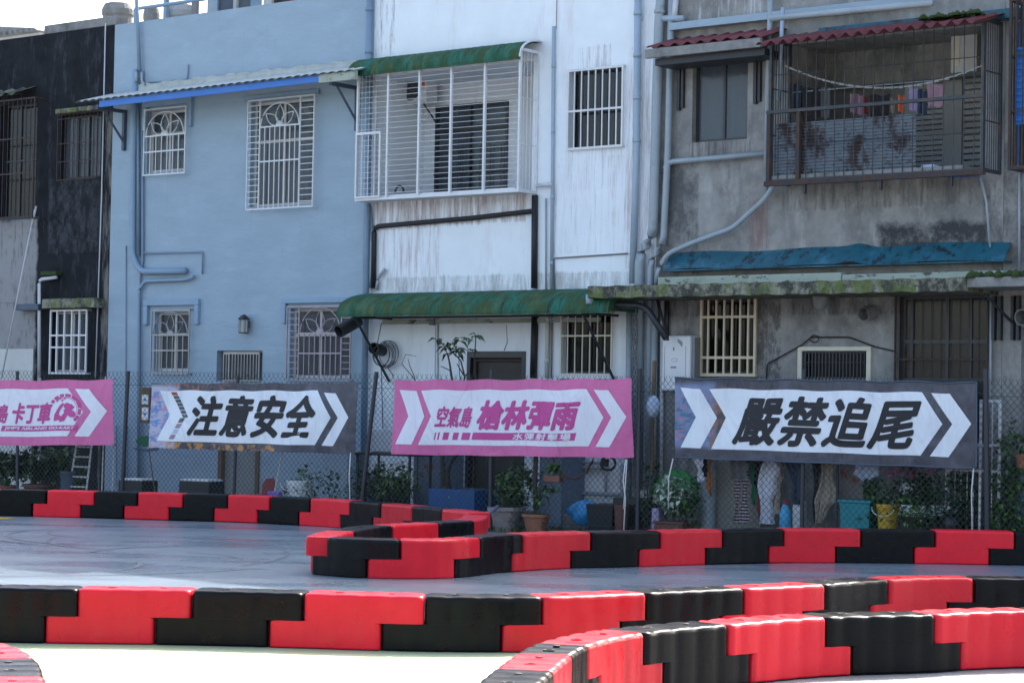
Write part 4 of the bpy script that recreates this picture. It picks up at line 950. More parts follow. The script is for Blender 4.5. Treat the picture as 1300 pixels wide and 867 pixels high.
# little hatch door in the cage
b = MB(); x0, x1 = ca + .02, ca + (cc - ca) * .165; z0, z1 = ce + .02, ce + (cf - ce) * .50
for p_ in ((x0, x1, z1 - .04, z1), (x0, x1, z0, z0 + .03), (x0, x0 + .03, z0 + .03, z1 - .04), (x1 - .03, x1, z0 + .03, z1 - .04)): b.box(p_[0], p_[1], -.50, -.475, p_[2], p_[3])
for i in range(1, 4): x = x0 + (x1 - x0) * i / 4; b.tube([(x, -.485, z0), (x, -.485, z1)], .007, 5)
hW.R.part('hatch', b, 'metal_white', parent=cg)
def canopy(h, x0, x1, ytop, v, drop, back_top, m='green_roof', name='canopy', seams=7, bulge=.12):
    """curved plastic canopy from the wall out to v; front lip height from pixel ytop at mid"""
    a, c = U(x0, ytop, v), U(x1, ytop, v); zf = Z((x0 + x1) / 2, ytop, v); zb = zf + drop; b = MB()
    def fn(s_, t):
        x = a + (c - a) * s_; q = t * pi / 2
        z = zf + (zb - zf) * sin(q) ** .9; y = v * cos(q) ** .9 if t < 1 else 0
        x += .02 * sin(t * 3 + s_ * 40) * 0
        return (x, y - .012 * (abs(((s_ * seams) % 1) - .5) < .04), z + .006 * sin(s_ * 160))
    b.slab(fn, 200, 10, (0, .012, -.012)); cpo = h.R.part(name, b, m, smooth=True)
    b = MB()
    if name == 'canopy' and drop < .35:
        tb_ = MB(); tb_.tube([(c + .012, *fn(1, t / 10)[1:]) for t in range(11)], .018, 6); h.R.part('end_hoop', tb_, 'metal_white', parent=cpo)
    for x in ((a + .004,) if drop < .35 else (a + .004, c - .004)):
        vs = [fn((x - a) / (c - a), t / 10) for t in range(11)]; vs.append((x, 0, zf)); b.add(vs, [tuple(range(12))])
    b.box(a, c, v - .005, v + .02, zf - .035, zf - .005); h.R.part('canopy_end', b, m, parent=cpo)
    return a, c, zf
canopy(hW, 441, 659, 84, -.55, .31, None, seams=9)
# AC unit inside the balcony
AC = Root('air_conditioner', F, U(520, 128, 1.0), 1.0, Z(520, 130, .95), 'white air conditioner unit on the wall inside the white caged balcony', 'air conditioner')
a_, c_, e_, f_ = F.rect(494, 88, 541, 132, .8); b = MB(); b.box(a_, c_, .8, 1.1, e_, f_); AC.part('casing', b, 'white_plastic', bevel=.015)
b = MB(); cx, cz = a_ + (c_ - a_) * .58, (e_ + f_) / 2; b.add([], [])
rr = (f_ - e_) * .42; b.prism([(cx + rr * cos(i * pi / 12), cz + rr * sin(i * pi / 12)) for i in range(24)], .785, .799); fan = AC.part('fan_opening', b, 'near_black')
b = MB()
for i in range(9): q = rr * (i + 1) / 10; b.tube([(cx + q * cos(j * pi / 12), .775, cz + q * sin(j * pi / 12)) for j in range(25)], .004, 4)
AC.part('fan_grille', b, 'grey_plastic', parent=fan)
b = MB(); b.box(c_ - .12, c_ - .03, .788, .798, e_ + .28, e_ + .42); AC.part('label_plate', b, 'orange')
b = MB(); b.tube([(a_ + .1, .85, e_), (a_ + .1, 1.2, e_ - .3)], .015, 5); b.tube([(c_ - .1, .85, e_), (c_ - .1, 1.2, e_ - .3)], .015, 5); AC.part('bracket', b, 'frame_dark')
# upper right window and lower window
hW.window(723, 88, 790, 187, 'frame_dark', 'glass_dark', mull=(.5,), curtains=((.62, .98),))
hW.grille(721, 86, 792, 189, 7, (.52,), v=-.04, fr=.03, bar=.009)
hW.window(714, 398, 776, 474, 'frame_dark', 'glass_dark', mull=(.5,), curtains=((.72, .98),), cm='curtain_dark')
hW.grille(712, 396, 778, 477, 6, (.375,), v=-.04, m='cream_pale', fr=.025, bar=.008)
b = MB(); r = F.rect(712, 477, 778, 481, -.06); b.box(r[0] - .05, r[1] + .05, -.08, .02, r[2], r[3]); hW.R.part('sill', b, 'white_wall')
# door
r = hW.hole(592, 446, 666, 655); b = MB(); b.box(r[0], r[1], .1, .14, 0, r[3]); d_ = hW.R.part('door', b, 'door_dark')
b = MB(); b.box(r[0], r[0] + .07, -.02, .1, 0, r[3]); b.box(r[1] - .07, r[1], -.02, .1, 0, r[3]); b.box(r[0] + .07, r[1] - .07, -.02, .1, r[3] - .1, r[3]); hW.R.part('door_frame', b, 'frame_dark', parent=d_)
b = MB(); zz = Z(630, 456); b.box(r[0] + .1, r[1] - .1, .05, .09, zz - .03, zz); b.box(r[0] + .1, r[0] + .13, .05, .09, .2, zz - .03); b.box(r[1] - .13, r[1] - .1, .05, .09, .2, zz - .03); hW.R.part('screen_frame', b, 'rust', parent=d_)
# cables and pipes
hW.pipe([(474, 366), (475, 288), (600, 277), (679, 268)], .042, 'black_rubber', -.045, 'cable_trunk', n=6); hW.pipe([(679, 248), (678, 366)], .05, 'black_rubber', -.05, 'cable_trunk', n=6)
hW.pipe([(679, 400), (677, 480)], .055, 'black_rubber', -.05, 'cable_trunk', n=6)
hW.pipe([(703, 34), (700, 368)], .026, 'pipe_blue', -.04, clips=4); hW.pipe([(693, 252), (693, 368)], .014, 'pipe_grey', -.03); hW.pipe([(696, 372), (694, 480)], .035, 'shelf_white', -.05, clips=2); hW.pipe([(701, 372), (700, 480)], .012, 'cable', -.03)
hW.pipe([(704, 368), (703, 328), (797, 322)], .012, 'cable', -.02); hW.pipe([(707, 0), (706, 36)], .006, 'cable', -.02)
hW.pipe([(700, 234), (682, 236)], .03, 'pipe_white', -.08)
hW.pipe([(810, -15), (808, 200), (803, 360)], .055, 'pipe_blue', -.09, clips=4); hW.pipe([(800, 370), (797, 640)], .055, 'pipe_grey', -.09)
hW.pipe([(815, 24), (809, 22)], .03, 'pipe_white', -.04)
hW.pipe([(489, 342), (480, 352), (478, 368)], .028, 'pipe_grey', -.06); hW.pipe([(470, 260), (474, 330), (470, 366)], .02, 'blue_pipe', -.05)
# lower green canopy
la_, lc_, lz = canopy(hW, 427, 772, 397, -.95, .38, None, seams=8)
b = MB()
for x in (la_ + .35, lc_ - .5): b.tube([(x, -.9, lz - .03), (x, -.03, lz - 1.05)], .022, 6); b.tube([(x, -.9, lz - .03), (x, 0, lz - .03)], .02, 6)
b.tube([(la_ + .35, -.75, lz - .05), (lc_ - .5, -.75, lz - .05)], .018, 6); hW.R.part('canopy_bracket', b, 'dark_steel')
b = MB(); b.box(U(488, 400), U(764, 400), -.05, -.01, lz - .12, lz - .05); hW.R.part('canopy_rail', b, 'pale_ledge')
# vent pipes, hose coil, porcelain knob
u, z = F.px(434, 420, -.7); b = MB()
def openpipe(p, q, r, m, n=18):
    b = MB(); p, q = Vector(p), Vector(q); d = (q - p).normalized(); e1 = d.cross(Vector((0, 0, 1))).normalized(); e2 = d.cross(e1); vs = []
    for pt, rr in ((p, r), (q, r), (q, r * .88), (p, r * .88)):
        for j in range(n): t = 2 * pi * j / n; vs.append(pt + (e1 * cos(t) + e2 * sin(t)) * rr)
    b.add(vs, [(i * n + j, i * n + (j + 1) % n, (i + 1) * n + (j + 1) % n, (i + 1) * n + j) for i in range(3) for j in range(n)])
    b.add([p + (q - p) * .15 + (e1 * cos(2 * pi * j / n) + e2 * sin(2 * pi * j / n)) * r * .885 for j in range(n)], [tuple(range(n))])
    return b
u0_, z0_ = F.px(455, 407, -.3); u1_, z1_ = F.px(430, 421, -.7); hW.R.part('vent_pipe', openpipe((u0_, -.3, z0_), (u1_, -.7, z1_), .105, 0), 'dark_steel')
u0_, z0_ = F.px(486, 445, 0); u1_, z1_ = F.px(474, 442, -.32); hW.R.part('vent_pipe', openpipe((u0_ , 0, z0_), (u1_, -.32, z1_), .095, 0), 'dark_steel')
b = MB(); rnd = random.Random(4)
u, z = F.px(486, 450, -.2)
for k in range(7):
    r_ = .19 + rnd.uniform(-.02, .02); ox, oz, oy = rnd.uniform(-.05, .06), rnd.uniform(-.03, .03), -.2 + k * .02
    b.tube([(u + ox + r_ * cos(j * pi / 12), oy, z + oz + r_ * sin(j * pi / 12)) for j in range(25)], .009, 5)
b.tube([(u - .13, -.2, z + .15), (u - .13, -.1, lz - .1)], .009, 5); b.tube([(u - .05, -.18, z - .18), (u - .05, -.1, z - 1.3)], .009, 5)
single('hose_coil', b, 'cable', F, 'coil of grey hose hanging on the corner pipe under the lower green canopy', 'hose', smooth=True)
u, z = F.px(549, 409, -.05); b = MB(); b.lathe(u, -.06, [(.05, z - .05), (.06, z), (.05, z + .05)], 12); b.tube([(u + .05, -.03, z + .05), (u + .05, -.02, z - .9)], .006, 4); hW.R.part('cable_knob', b, 'grey_plastic')
hW.pipe([(556, 404), (556, 482)], .008, 'cable', -.02)
# low pipes behind the fence
hW.pipe([(700, 585), (772, 588)], .022, 'pipe_grey', -.06); hW.pipe([(700, 592), (766, 594)], .022, 'pipe_grey', -.06); hW.pipe([(769, 590), (769, 632)], .02, 'pipe_grey', -.05); hW.pipe([(705, 625), (800, 628)], .03, 'pipe_grey', -.06)
hW.pipe([(790, 590), (790, 660)], .03, 'pipe_grey', -.12)
hW.finish()

# ---------------- grey concrete house
uG1 = U(1275, 150)
_cg = (uW1 + .005 + uG1) / 2; _sg = lambda x0, y0, x1, y1, col, lo, hi, amt, seed, sx=5, sz=.5, so=.4, sc=2.2: dict(col=col, scale=sc, stretch=(sx, sx, sz), lo=lo, hi=hi, amt=amt, seed=seed, rg=.8, box=(U(x0, (y0 + y1) / 2) - _cg, U(x1, (y0 + y1) / 2) - _cg, Z((x0 + x1) / 2, y1), Z((x0 + x1) / 2, y0), so))
M['grey_house_wall'] = mat('water stained grey cement render', (.25, .245, .23), .85, var=.3, scale=3.5, bump=.55, bscale=8, stains=[
    dict(col=(.09, .09, .09), scale=1.3, stretch=(1, 1, .8), lo=.48, hi=.70, amt=.75, rg=.8),
    dict(col=(.44, .44, .42), scale=1.9, stretch=(1.8, 1.8, .6), lo=.54, hi=.74, amt=.65, seed=6),
    _sg(1120, 290, 1250, 312, (.03, .032, .035), .30, .50, .95, 3, 1, 1, .6), _sg(838, 205, 885, 345, (.06, .062, .065), .42, .6, .8, 4, 1.2, .8), _sg(1250, 225, 1275, 345, (.05, .05, .052), .40, .6, .85, 5, 1.5, .7),
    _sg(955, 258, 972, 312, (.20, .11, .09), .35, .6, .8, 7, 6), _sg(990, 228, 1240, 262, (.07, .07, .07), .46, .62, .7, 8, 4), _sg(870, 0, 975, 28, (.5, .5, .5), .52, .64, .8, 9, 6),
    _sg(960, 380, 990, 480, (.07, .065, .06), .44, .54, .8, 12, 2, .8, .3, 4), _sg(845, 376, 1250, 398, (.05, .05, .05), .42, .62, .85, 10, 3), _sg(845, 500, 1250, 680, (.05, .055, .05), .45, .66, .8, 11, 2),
    _sg(875, 180, 955, 200, (.06, .06, .06), .46, .6, .7, 16, 7),
    dict(col=(.5, .5, .48), scale=14, stretch=(1.5, 1.5, .5), lo=.67, hi=.72, amt=.7, seed=13), dict(col=(.04, .04, .04), scale=11, stretch=(1, 1, .8), lo=.66, hi=.70, amt=.7, seed=19)])
hG = House('grey_house', uW1 + .005, uG1, 10.6, 10, 'grey_house_wall', 'unpainted weathered grey concrete house with a rusty caged laundry balcony')
hG.window(879, 76, 949, 179, 'frame_dark', 'glass_grey', .04, mull=(.52,), curtains=((.0, .5), (.55, .98)))
hG.pipe([(858, 0), (856, 24)], .045, 'pipe_white', -.10); 
hG.pipe([(841, -20), (837, 24), (833, 160), (829, 300), (812, 322), (810, 620)], .075, 'pipe_grey', -.12, clips=2)
hG.pipe([(853, -20), (848, 190), (842, 310), (826, 330), (823, 620)], .052, 'pipe_grey', -.10, clips=0)
hG.pipe([(836, 24), (868, 24)], .05, 'pipe_blue', -.12)
hG.pipe([(843, 222), (848, 206), (972, 195)], .042, 'pipe_grey', -.10, clips=1)
hG.pipe([(984, 232), (972, 252), (930, 290), (880, 308), (848, 322), (836, 340), (833, 360)], .040, 'pipe_grey', -.16)
hG.pipe([(979, -10), (976, 60), (972, 250)], .040, 'pipe_grey', -.14); hG.pipe([(994, 10), (988, 128)], .030, 'pipe_blue', -.30)
hG.pipe([(978, 24), (1080, 14), (1184, 4)], .045, 'pipe_grey', -.9)
hG.pipe([(1245, 226), (1252, 255), (1257, 314)], .018, 'pipe_grey', -.10); hG.pipe([(1294, 215), (1294, 342)], .018, 'pipe_grey', -.05)
# small red awning over the window
a, c, e, f = F.rect(820, 40, 966, 62, -.7); b = MB()
def rr_(s_, t): return (a + (c - a) * s_, -.7 + .7 * t, e + .10 + .22 * t + .022 * sin(s_ * 55) + .03 * s_ * 0)
b.slab(rr_, 160, 3, (0, 0, -.012)); ra_ = hG.R.part('red_awning', b, 'red_roof', smooth=True)
b = MB(); b.box(a, c, -.72, -.66, e - .06, e + .07); hG.R.part('awning_board', b, 'concrete', parent=ra_)
b = MB(); b.box(a + .1, c, -.6, -.1, e - .16, e - .06); hG.R.part('awning_beam', b, 'dark_steel', parent=ra_)
for x in (864, 961):
    u = U(x, 90); b = MB(); b.box(u - .025, u + .025, -.06, .0, e - .75, e); b.box(u + .05, u + .09, -.06, 0, e - .72, e); hG.R.part('bracket', b, 'dark_steel')
b = MB(); x0, x1 = U(857, 36), U(1180, 20); b.box(x0, x1, -.16, .0, Z(900, 36), Z(900, 27)); hG.R.part('flashing', b, 'pipe_blue' if False else 'blue_wall')
# balcony recess
a, c, e, f = F.rect(1002, 45, 1245, 221, 0); hG.holes.append((a, c, e, f, 1.3)); DG = 1.3
b = MB(); b.box(a, c, DG, DG + .1, e, f); b.box(a, c, DG - .3, DG, f - .5, f); bw = hG.R.part('balcony_wall', b, 'gray_wall')
b = MB(); xa, xb = F.px(1160, 140, DG - .02)[0], F.px(1200, 140, DG - .02)[0]; zt2 = Z(1180, 88, DG)
for i in range(22): z = e + (zt2 - e) * i / 22; b.box(xa, xb, DG - .05, DG - .02, z + .012, z + (zt2 - e) / 22 - .006)
hG.R.part('louvre_door', b, 'shutter')
b = MB(); b.box(xb, xb + .28, DG - .06, DG - .005, e, zt2); b.box(xa - .12, xa, DG - .06, DG - .005, e, zt2); b.box(xa - .12, xb + .28, DG - .06, DG - .005, zt2, zt2 + .09); hG.R.part('door_frame', b, 'cream_pale' if False else 'shutter')
b = MB(); xc = c - .02
for i in range(18): z = e + (zt2 - e) * i / 18; b.box(xb + .3, xc, DG - .05, DG - .02, z + .02, z + (zt2 - e) / 18 - .008)
hG.R.part('louvre_door', b, 'shutter')
b = MB(); b.box(a, c, -.5, DG, e - .07, e); hG.R.part('balcony_floor', b, 'concrete')
gg, (ga, gc, ge, gf) = cage(hG, 977, 1250, 0, 38, 223, -.52, 'cage_steel', (), 4, nside=7, hbar=.0075, vbars=22)
x_px = lambda q: ga + (gc - ga) * q
for q in (.0, .145):
    p = MB(); p.box(x_px(q) - .02, x_px(q) + .035, -.56, -.5, ge, ge + (gf - ge) * .48); hG.R.part('post', p, 'rust', parent=gg)
zr1 = ge + (gf - ge) * .49
p = MB(); p.box(ga - .03, gc, -.565, -.5, zr1 - .025, zr1 + .02); hG.R.part('rail', p, 'cage_steel', parent=gg)
p = MB(); p.box(ga - .04, gc + .02, -.58, -.5, ge - .07, ge); hG.R.part('bottom_beam', p, 'rust', parent=gg)
for q in (.18, .54, .86):
    p = MB(); p.box(x_px(q) - .015, x_px(q) + .015, -.54, -.5, ge - .2, ge - .06); hG.R.part('hanger', p, 'dark_steel', parent=gg)
# horizontally corrugated, rust-eaten sheet behind the bars
p = MB(); xs0, xs1 = ga + .06, ga + (gc - ga) * .685; hh = zr1 - .14 - ge
p.sheet(lambda s_, t: (xs0 + (xs1 - xs0) * s_, -.44 + .012 * sin(t * 2 * pi * 17), ge + .04 + (hh - .06) * t), 4, 17 * 8); hG.R.part('corrugated_sheet', p, 'rusty_sheet', parent=gg, smooth=True)
# red corrugated roof over the balcony
ra0, rz0 = F.px(962, 54, -1.0); ra1, rz1 = F.px(1240, 26, -1.0); zR = (rz0 + rz1) / 2; p = MB()
def rf_(s_, t):
    q = min(1, s_ * 3); back = -.1
    return (ra0 + (ra1 - ra0) * s_ + .35 * t * 0, -1.05 + (.95) * t, zR - .04 + .26 * t + .03 * sin(s_ * 2 * pi * 17) + .02 * s_)
p.slab(rf_, 340, 4, (0, 0, -.012)); hG.R.part('balcony_roof', p, 'red_roof', smooth=True)
p = MB(); p.box(ra0 + .5, ra1 + .2, -.2, -.02, zR + .14, zR + .27); hG.R.part('roof_flashing', p, 'blue_gutter')
rnd = random.Random(6); p = MB()
for i in range(70):
    x = ra1 - .1 - rnd.random() * .9; s_ = rnd.uniform(.03, .06); p.lathe(x, -.45 - rnd.random() * .3, [(s_, zR + .14), (s_ * .8, zR + .14 + s_ * .6), (s_ * .2, zR + .15 + s_)], 6)
hG.R.part('moss', p, 'moss', smooth=True, kind='stuff')
# blue gutter box, ledge, mossy slab
a, c = U(843, 335, -.22), U(1276, 320, -.22); z = Z(1050, 337, -.22); zt3 = Z(1050, 313, -.22)
p = MB(); p.sheet(lambda s_, t: (a + (c - a) * s_, -.26 + .24 * t + .01 * sin(s_ * 30), z + (zt3 - z) * t + .015 * sin(s_ * 17) + (.05 * math.exp(-((s_ - .58) * 30) ** 2))), 90, 3)
p.box(a, c, -.24, 0, z - .02, z); hG.R.part('blue_gutter', p, 'blue_gutter', smooth=False)
for (x0, x1, y0, y1) in ((835, 1068, 349, 359), (1069, 1274, 346, 358)):
    q = F.rect(x0, y0, x1, y1, -.3); p = MB(); p.box(q[0], q[1] - .005, -.3, 0, q[2] - .02, q[3]); hG.R.part('ledge', p, 'pale_ledge', bevel=.01)
slab = F.rect(746, 358, 1221, 374, -1.05); p = MB(); 
rnd = random.Random(9); k = 60
def sl(s_, t): return (slab[0] + (slab[1] - slab[0]) * s_, -1.05 - .01 * sin(s_ * 60), slab[2] + (slab[3] - slab[2]) * t + .008 * sin(s_ * 90))
p.sheet(sl, k, 2); p.sheet(lambda s_, t: (slab[0] + (slab[1] - slab[0]) * s_, -1.05 * (1 - t) - .01 * sin(s_ * 60) * (1 - t), slab[3] + .02 * t + .008 * sin(s_ * 90)), k, 2)
p.sheet(lambda s_, t: (slab[0] + (slab[1] - slab[0]) * (1 - s_), -1.05 * (1 - t), slab[2]), k, 1)
for x in (slab[0], slab[1]): p.add([(x, -1.05, slab[2]), (x, 0, slab[2]), (x, 0, slab[3]), (x, -1.05, slab[3])], [(0, 1, 2, 3)])
hG.R.part('concrete_canopy', p, 'moss_slab')
# gutter pipe under the slab corner
hG.pipe([(749, 375), (750, 386), (812, 388), (822, 392), (846, 430)], .05, 'dark_steel', -.75); hG.pipe([(749, 374), (749, 386)], .062, 'pipe_blue', -.9)
# wall pipes and struts in the corner below
hG.pipe([(832, 375), (828, 640)], .05, 'pipe_grey', -.12); hG.pipe([(841, 378), (839, 640)], .03, 'pipe_white', -.06); hG.pipe([(847, 378), (847, 430)], .03, 'dark_steel', -.04)
hG.pipe([(833, 375), (848, 432)], .022, 'dark_steel', -.4)
p = MB(); rnd = random.Random(3)
for k in range(4):
    p.tube([(U(818, y) + .03 * sin(y * .13 + k * 1.5), -.25 + .02 * cos(y * .13 + k), Z(818, y, -.25)) for y in range(378, 640, 6)], .010, 5)
single('hanging_cables', p, 'cable', F, 'bundle of twisted grey cables hanging down the corner between white and grey house', 'cable', smooth=True)
hG.window(892, 380, 958, 474, 'frame_dark', 'glass_dark', mull=(.5,), curtains=((.62, .98),), cm='curtain')
hG.grille(890, 376, 961, 478, 6, (.26, .765), v=-.05, m='cream', fr=.038, bar=.014)
hG.window(1013, 441, 1104, 484, 'cream_pale', 'glass_dark', .055, mull=(), curtains=())
b = MB(); a, c, e, f = F.rect(1012, 440, 1105, 486, -.03); b.box(a, c, -.03, .02, f - .06, f); b.box(a, a + .07, -.03, .02, e, f - .06); b.box(c - .07, c, -.03, .02, e, f - .06); hG.R.part('window_surround', b, 'cream_pale', bevel=.008)
hG.grille(1019, 447, 1098, 484, 17, (.35, .9), v=-.012, m='dark_steel', fr=.012, bar=.010, feet=False)
hG.pipe([(973, 482), (974, 462), (1018, 438), (1030, 428), (1078, 428), (1110, 440), (1136, 446)], .010, 'black_rubber', -.03, n=5)
p = MB(); u, z = F.px(1034, 430, -.03); p.tube([(u + .07 * cos(j * pi / 8), -.035, z + .05 * sin(j * pi / 8)) for j in range(17)], .007, 4); hG.R.part('cable_loop', p, 'black_rubber')
# vents
u, z = F.px(1042, 384, -.35); p = MB(); p.lathe(u, -.35, [(.02, z - .12), (.09, z - .06), (.12, z + .04), (.12, z + .08)], 18); hG.R.part('ceiling_lamp', p, 'concrete', smooth=True)
u0_, z0_ = F.px(1108, 396, 0); u1_, z1_ = F.px(1096, 399, -.24); hG.R.part('vent_pipe', openpipe((u0_, 0, z0_), (u1_, -.24, z1_), .10, 0), 'concrete')
hG.pipe([(1099, 374), (1099, 390)], .006, 'cable', -.2)
# large dark window
hG.window(1137, 374, 1253, 560, 'frame_dark', 'glass_brown', .05, mull=(.14, .53, .78), trans=(.42, .68), curtains=((.16, .5), (.56, .98)), cm='curtain')
hG.grille(1136, 372, 1255, 500, 9, (.66,), v=-.03, m='rust', fr=.022, bar=.004, feet=False)
hG.pipe([(1258, 372), (1257, 540)], .016, 'pipe_grey', -.06)
p = MB(); q = F.rect(1258, 376, 1300, 432, 0)
for x in (1264, 1272, 1288, 1295): u = U(x, 400); p.box(u - .02, u + .02, -.08, 0, q[2], q[3])
p.tube([(U(1250, 380, -.6), -.6, q[3]), (U(1290, 410), -.05, q[2] + .2)], .02, 5); hG.R.part('strut', p, 'dark_steel')
hG.finish()
# house at the right edge
hR = House('end_house', uG1 + .005, U(1700, 200), 10.3, 10, 'gray_wall', 'grey house cut off by the right edge with blue corrugated sheet on its cage')
p = MB(); q = F.rect(1222, 346, 1420, 365, -.9); p.box(q[0], q[1], -.9, 0, q[2] + .02, q[2] + .15); cn = hR.R.part('concrete_canopy', p, 'concrete', bevel=.01)
p = MB(); rnd = random.Random(5)
for i in range(160): x = q[0] + (q[1] - q[0]) * rnd.random(); s_ = rnd.uniform(.03, .07); p.lathe(x, -.9 + rnd.random() * .6, [(s_, q[2] + .14), (s_ * .8, q[2] + .15 + s_ * .8), (s_ * .2, q[2] + .16 + s_ * 1.2)], 6)
hR.R.part('moss', p, 'moss', parent=cn, smooth=True, kind='stuff')
g2, (a, c, e, f) = cage(hR, 1281, 1480, 0, -10, 208, -.4, 'rust', (.5,), 3, nside=3, hbar=.010, vbars=22)
p = MB(); x0 = a + .07; p.sheet(lambda s_, t: (x0 + 2.4 * s_, -.34 + .016 * sin(t * 2 * pi * 12), Z(1290, 158, -.4) + (Z(1290, 60, -.4) - Z(1290, 158, -.4)) * t), 2, 96); hR.R.part('corrugated_sheet', p, 'bluesheet', parent=g2, smooth=True)
hR.window(1286, 20, 1460, 205, 'bluesheet', 'glass_dark', .05, mull=(.5,))
u0_, z0_ = F.px(1312, 402, 0); u1_, z1_ = F.px(1297, 403, -.3); hR.R.part('vent_pipe', openpipe((u0_, 0, z0_), (u1_, -.3, z1_), .11, 0), 'concrete')
hR.window(1296, 415, 1420, 560, 'bluesheet', 'glass_dark', .05, mull=(.5,), trans=(.3, .7))
hR.finish()
p = MB(); q = F.rect(1263, 586, 1340, 680, -.3); p.box(q[0], q[1], -.3, 0, 0, q[3]); single('wall_pier', p, 'pier', F, 'blue grey low wall at the right edge below the hanging terracotta pot', 'pier', bevel=.01)

# water heater on the grey house
WH = Root('water_heater', F, U(860, 490), -.2, Z(860, 496), 'white wall mounted water heater between the corner pipes and the yellow barred window', 'water heater')
a, c, e, f = F.rect(840, 426, 876, 496, -.28); p = MB(); p.box(a, c, -.28, 0, e, f); WH.part('casing', p, 'white_plastic', bevel=.025)
p = MB(); p.box(c - .005, c + .05, -.24, -.02, e + .04, f - .03); WH.part('side_frame', p, 'grey_plastic')
p = MB(); p.box(a + .05, a + .055, -.284, -.2795, e + .1, f - .15); p.box(c - .08, c - .075, -.284, -.2795, e + .1, f - .15)
q = a + (c - a) * .42; z = f - .2; p.box(q - .012, q + .012, -.284, -.2795, z - .02, z + .03); p.box(q - .05, q + .05, -.284, -.2795, e + .33, e + .355)
for i in range(4): p.box(a + .28 + i * .022, a + .292 + i * .022, -.285, -.2795, f - .10 - i * .022, f - .05 - i * .012)
WH.part('markings', p, 'grey_plastic')
p = MB(); z = e + .45; cx = a + (c - a) * .45; p.tube([(cx + .05 * cos(j * pi / 8), -.282, z + .025 * sin(j * pi / 8)) for j in range(17)], .003, 4); WH.part('oval_mark', p, 'pipe_grey')

# ================================================================ yard between the fence and the houses
def NR(x0, y0, x1, y1, v): return N.rect(x0, y0, x1, y1, v)
def leaves(b, c, rad, n, size, rnd, droop=.3, flat=1.0):
    for _ in range(n):
        while True:
            p = Vector((rnd.uniform(-1, 1), rnd.uniform(-1, 1), rnd.uniform(-1, 1)))
            if .15 < p.length < 1: break
        p = Vector((c[0] + p.x * rad[0], c[1] + p.y * rad[1], c[2] + p.z * rad[2])); leaf(b, p, size * rnd.uniform(.6, 1.3), rnd, droop)
def leaf(b, p, s, rnd, droop=.3, d=None, wr=.36):
    if d is None: d = Vector((rnd.uniform(-1, 1), rnd.uniform(-1, 1), rnd.uniform(-.9, .7)))
    d = d.normalized(); w = d.cross(Vector((rnd.uniform(-.4, .4), rnd.uniform(-.4, .4), 1))).normalized() * s * wr; n = w.cross(d).normalized() * s * .12
    m = p + d * s * .5; e = p + d * s - Vector((0, 0, s * droop * .5))
    b.add([p, m + w + n, m, m - w + n, e], [(0, 1, 2), (0, 2, 3), (1, 4, 2), (2, 4, 3)])
def stems(b, c, top, n, rnd, r=.007, spread=.15):
    for _ in range(n):
        q = Vector(c) + Vector((rnd.uniform(-spread, spread) * .3, rnd.uniform(-spread, spread) * .3, 0)); e = Vector(top) + Vector((rnd.uniform(-1, 1) * spread, rnd.uniform(-1, 1) * spread, rnd.uniform(-.15, .05)))
        mid = (q + e) / 2 + Vector((rnd.uniform(-.05, .05), rnd.uniform(-.04, .04), 0)); b.tube([q, mid, e], r, 5, r1=r * .5)
def plant(x, v, ytop, wpx, label, pot=None, pr=.17, ph=.25, n=160, size=.09, lm='leaf', z0=0.0, seed=1, cat='potted plant', flowers=0, bottom=None, trunk=True, pm='terracotta', sx=1.0, tall=None):
    """a plant behind the fence: crown from pixel ytop downwards, wpx wide"""
    rnd = random.Random(seed); u = N.px(x, 600, v)[0]; zt = N.px(x, ytop, v)[1]; w = abs(N.px(x + wpx / 2, 600, v)[0] - u)
    R_ = Root('potted_plant' if pot else 'shrub', N, u, v, z0, label, cat, 'plants behind the fence')
    if pot:
        b = MB()
        if pot == 'round': b.lathe(u, v, [(pr * .72, z0), (pr * .95, z0 + ph * .85), (pr * 1.08, z0 + ph * .86), (pr * 1.08, z0 + ph), (pr * .92, z0 + ph), (pr * .88, z0 + ph - .03)], 20)
        else:
            a, c = pr * sx, pr
            for k, (q, h0, h1) in enumerate(((.92, 0, ph * .86), (1.0, ph * .86, ph))): b.box(u - a * q, u + a * q, v - c * q, v + c * q, z0 + h0, z0 + h1 - (.001 if k == 0 else 0))
        R_.part('pot', b, pm, bevel=.008 if pot != 'round' else 0)
        b = MB(); b.lathe(u, v, [(pr * .86, z0 + ph - .02), (pr * .86, z0 + ph + .004)], 14, sx=sx if pot != 'round' else 1); R_.part('soil', b, 'soil')
    base = z0 + (ph if pot else 0); h = zt - base
    b = MB(); stems(b, (u, v, base - .02), (u, v, base + h * .7), 5, rnd, .010, w * .6); R_.part('stem', b, 'bark')
    b = MB(); cz = base + h * (.55 if trunk else .5); leaves(b, (u, v, cz), (w, min(w, .30), h * .48), int(n * 1.5), size, rnd)
    for _ in range(5): leaves(b, (u + rnd.uniform(-w, w) * .7, v + rnd.uniform(-.15, .15), base + h * rnd.uniform(.3, .95)), (w * .5, .12, h * .18), n // 5, size * rnd.uniform(.6, 1.5), rnd)
    R_.part('foliage', b, lm)
    if flowers:
        b = MB()
        for _ in range(flowers): leaf(b, Vector((u + rnd.uniform(-w, w), v - rnd.uniform(0, .2), zt - rnd.random() * .12)), .05, rnd, 0, wr=.6)
        R_.part('flower', b, 'flower', kind='stuff')
    return R_
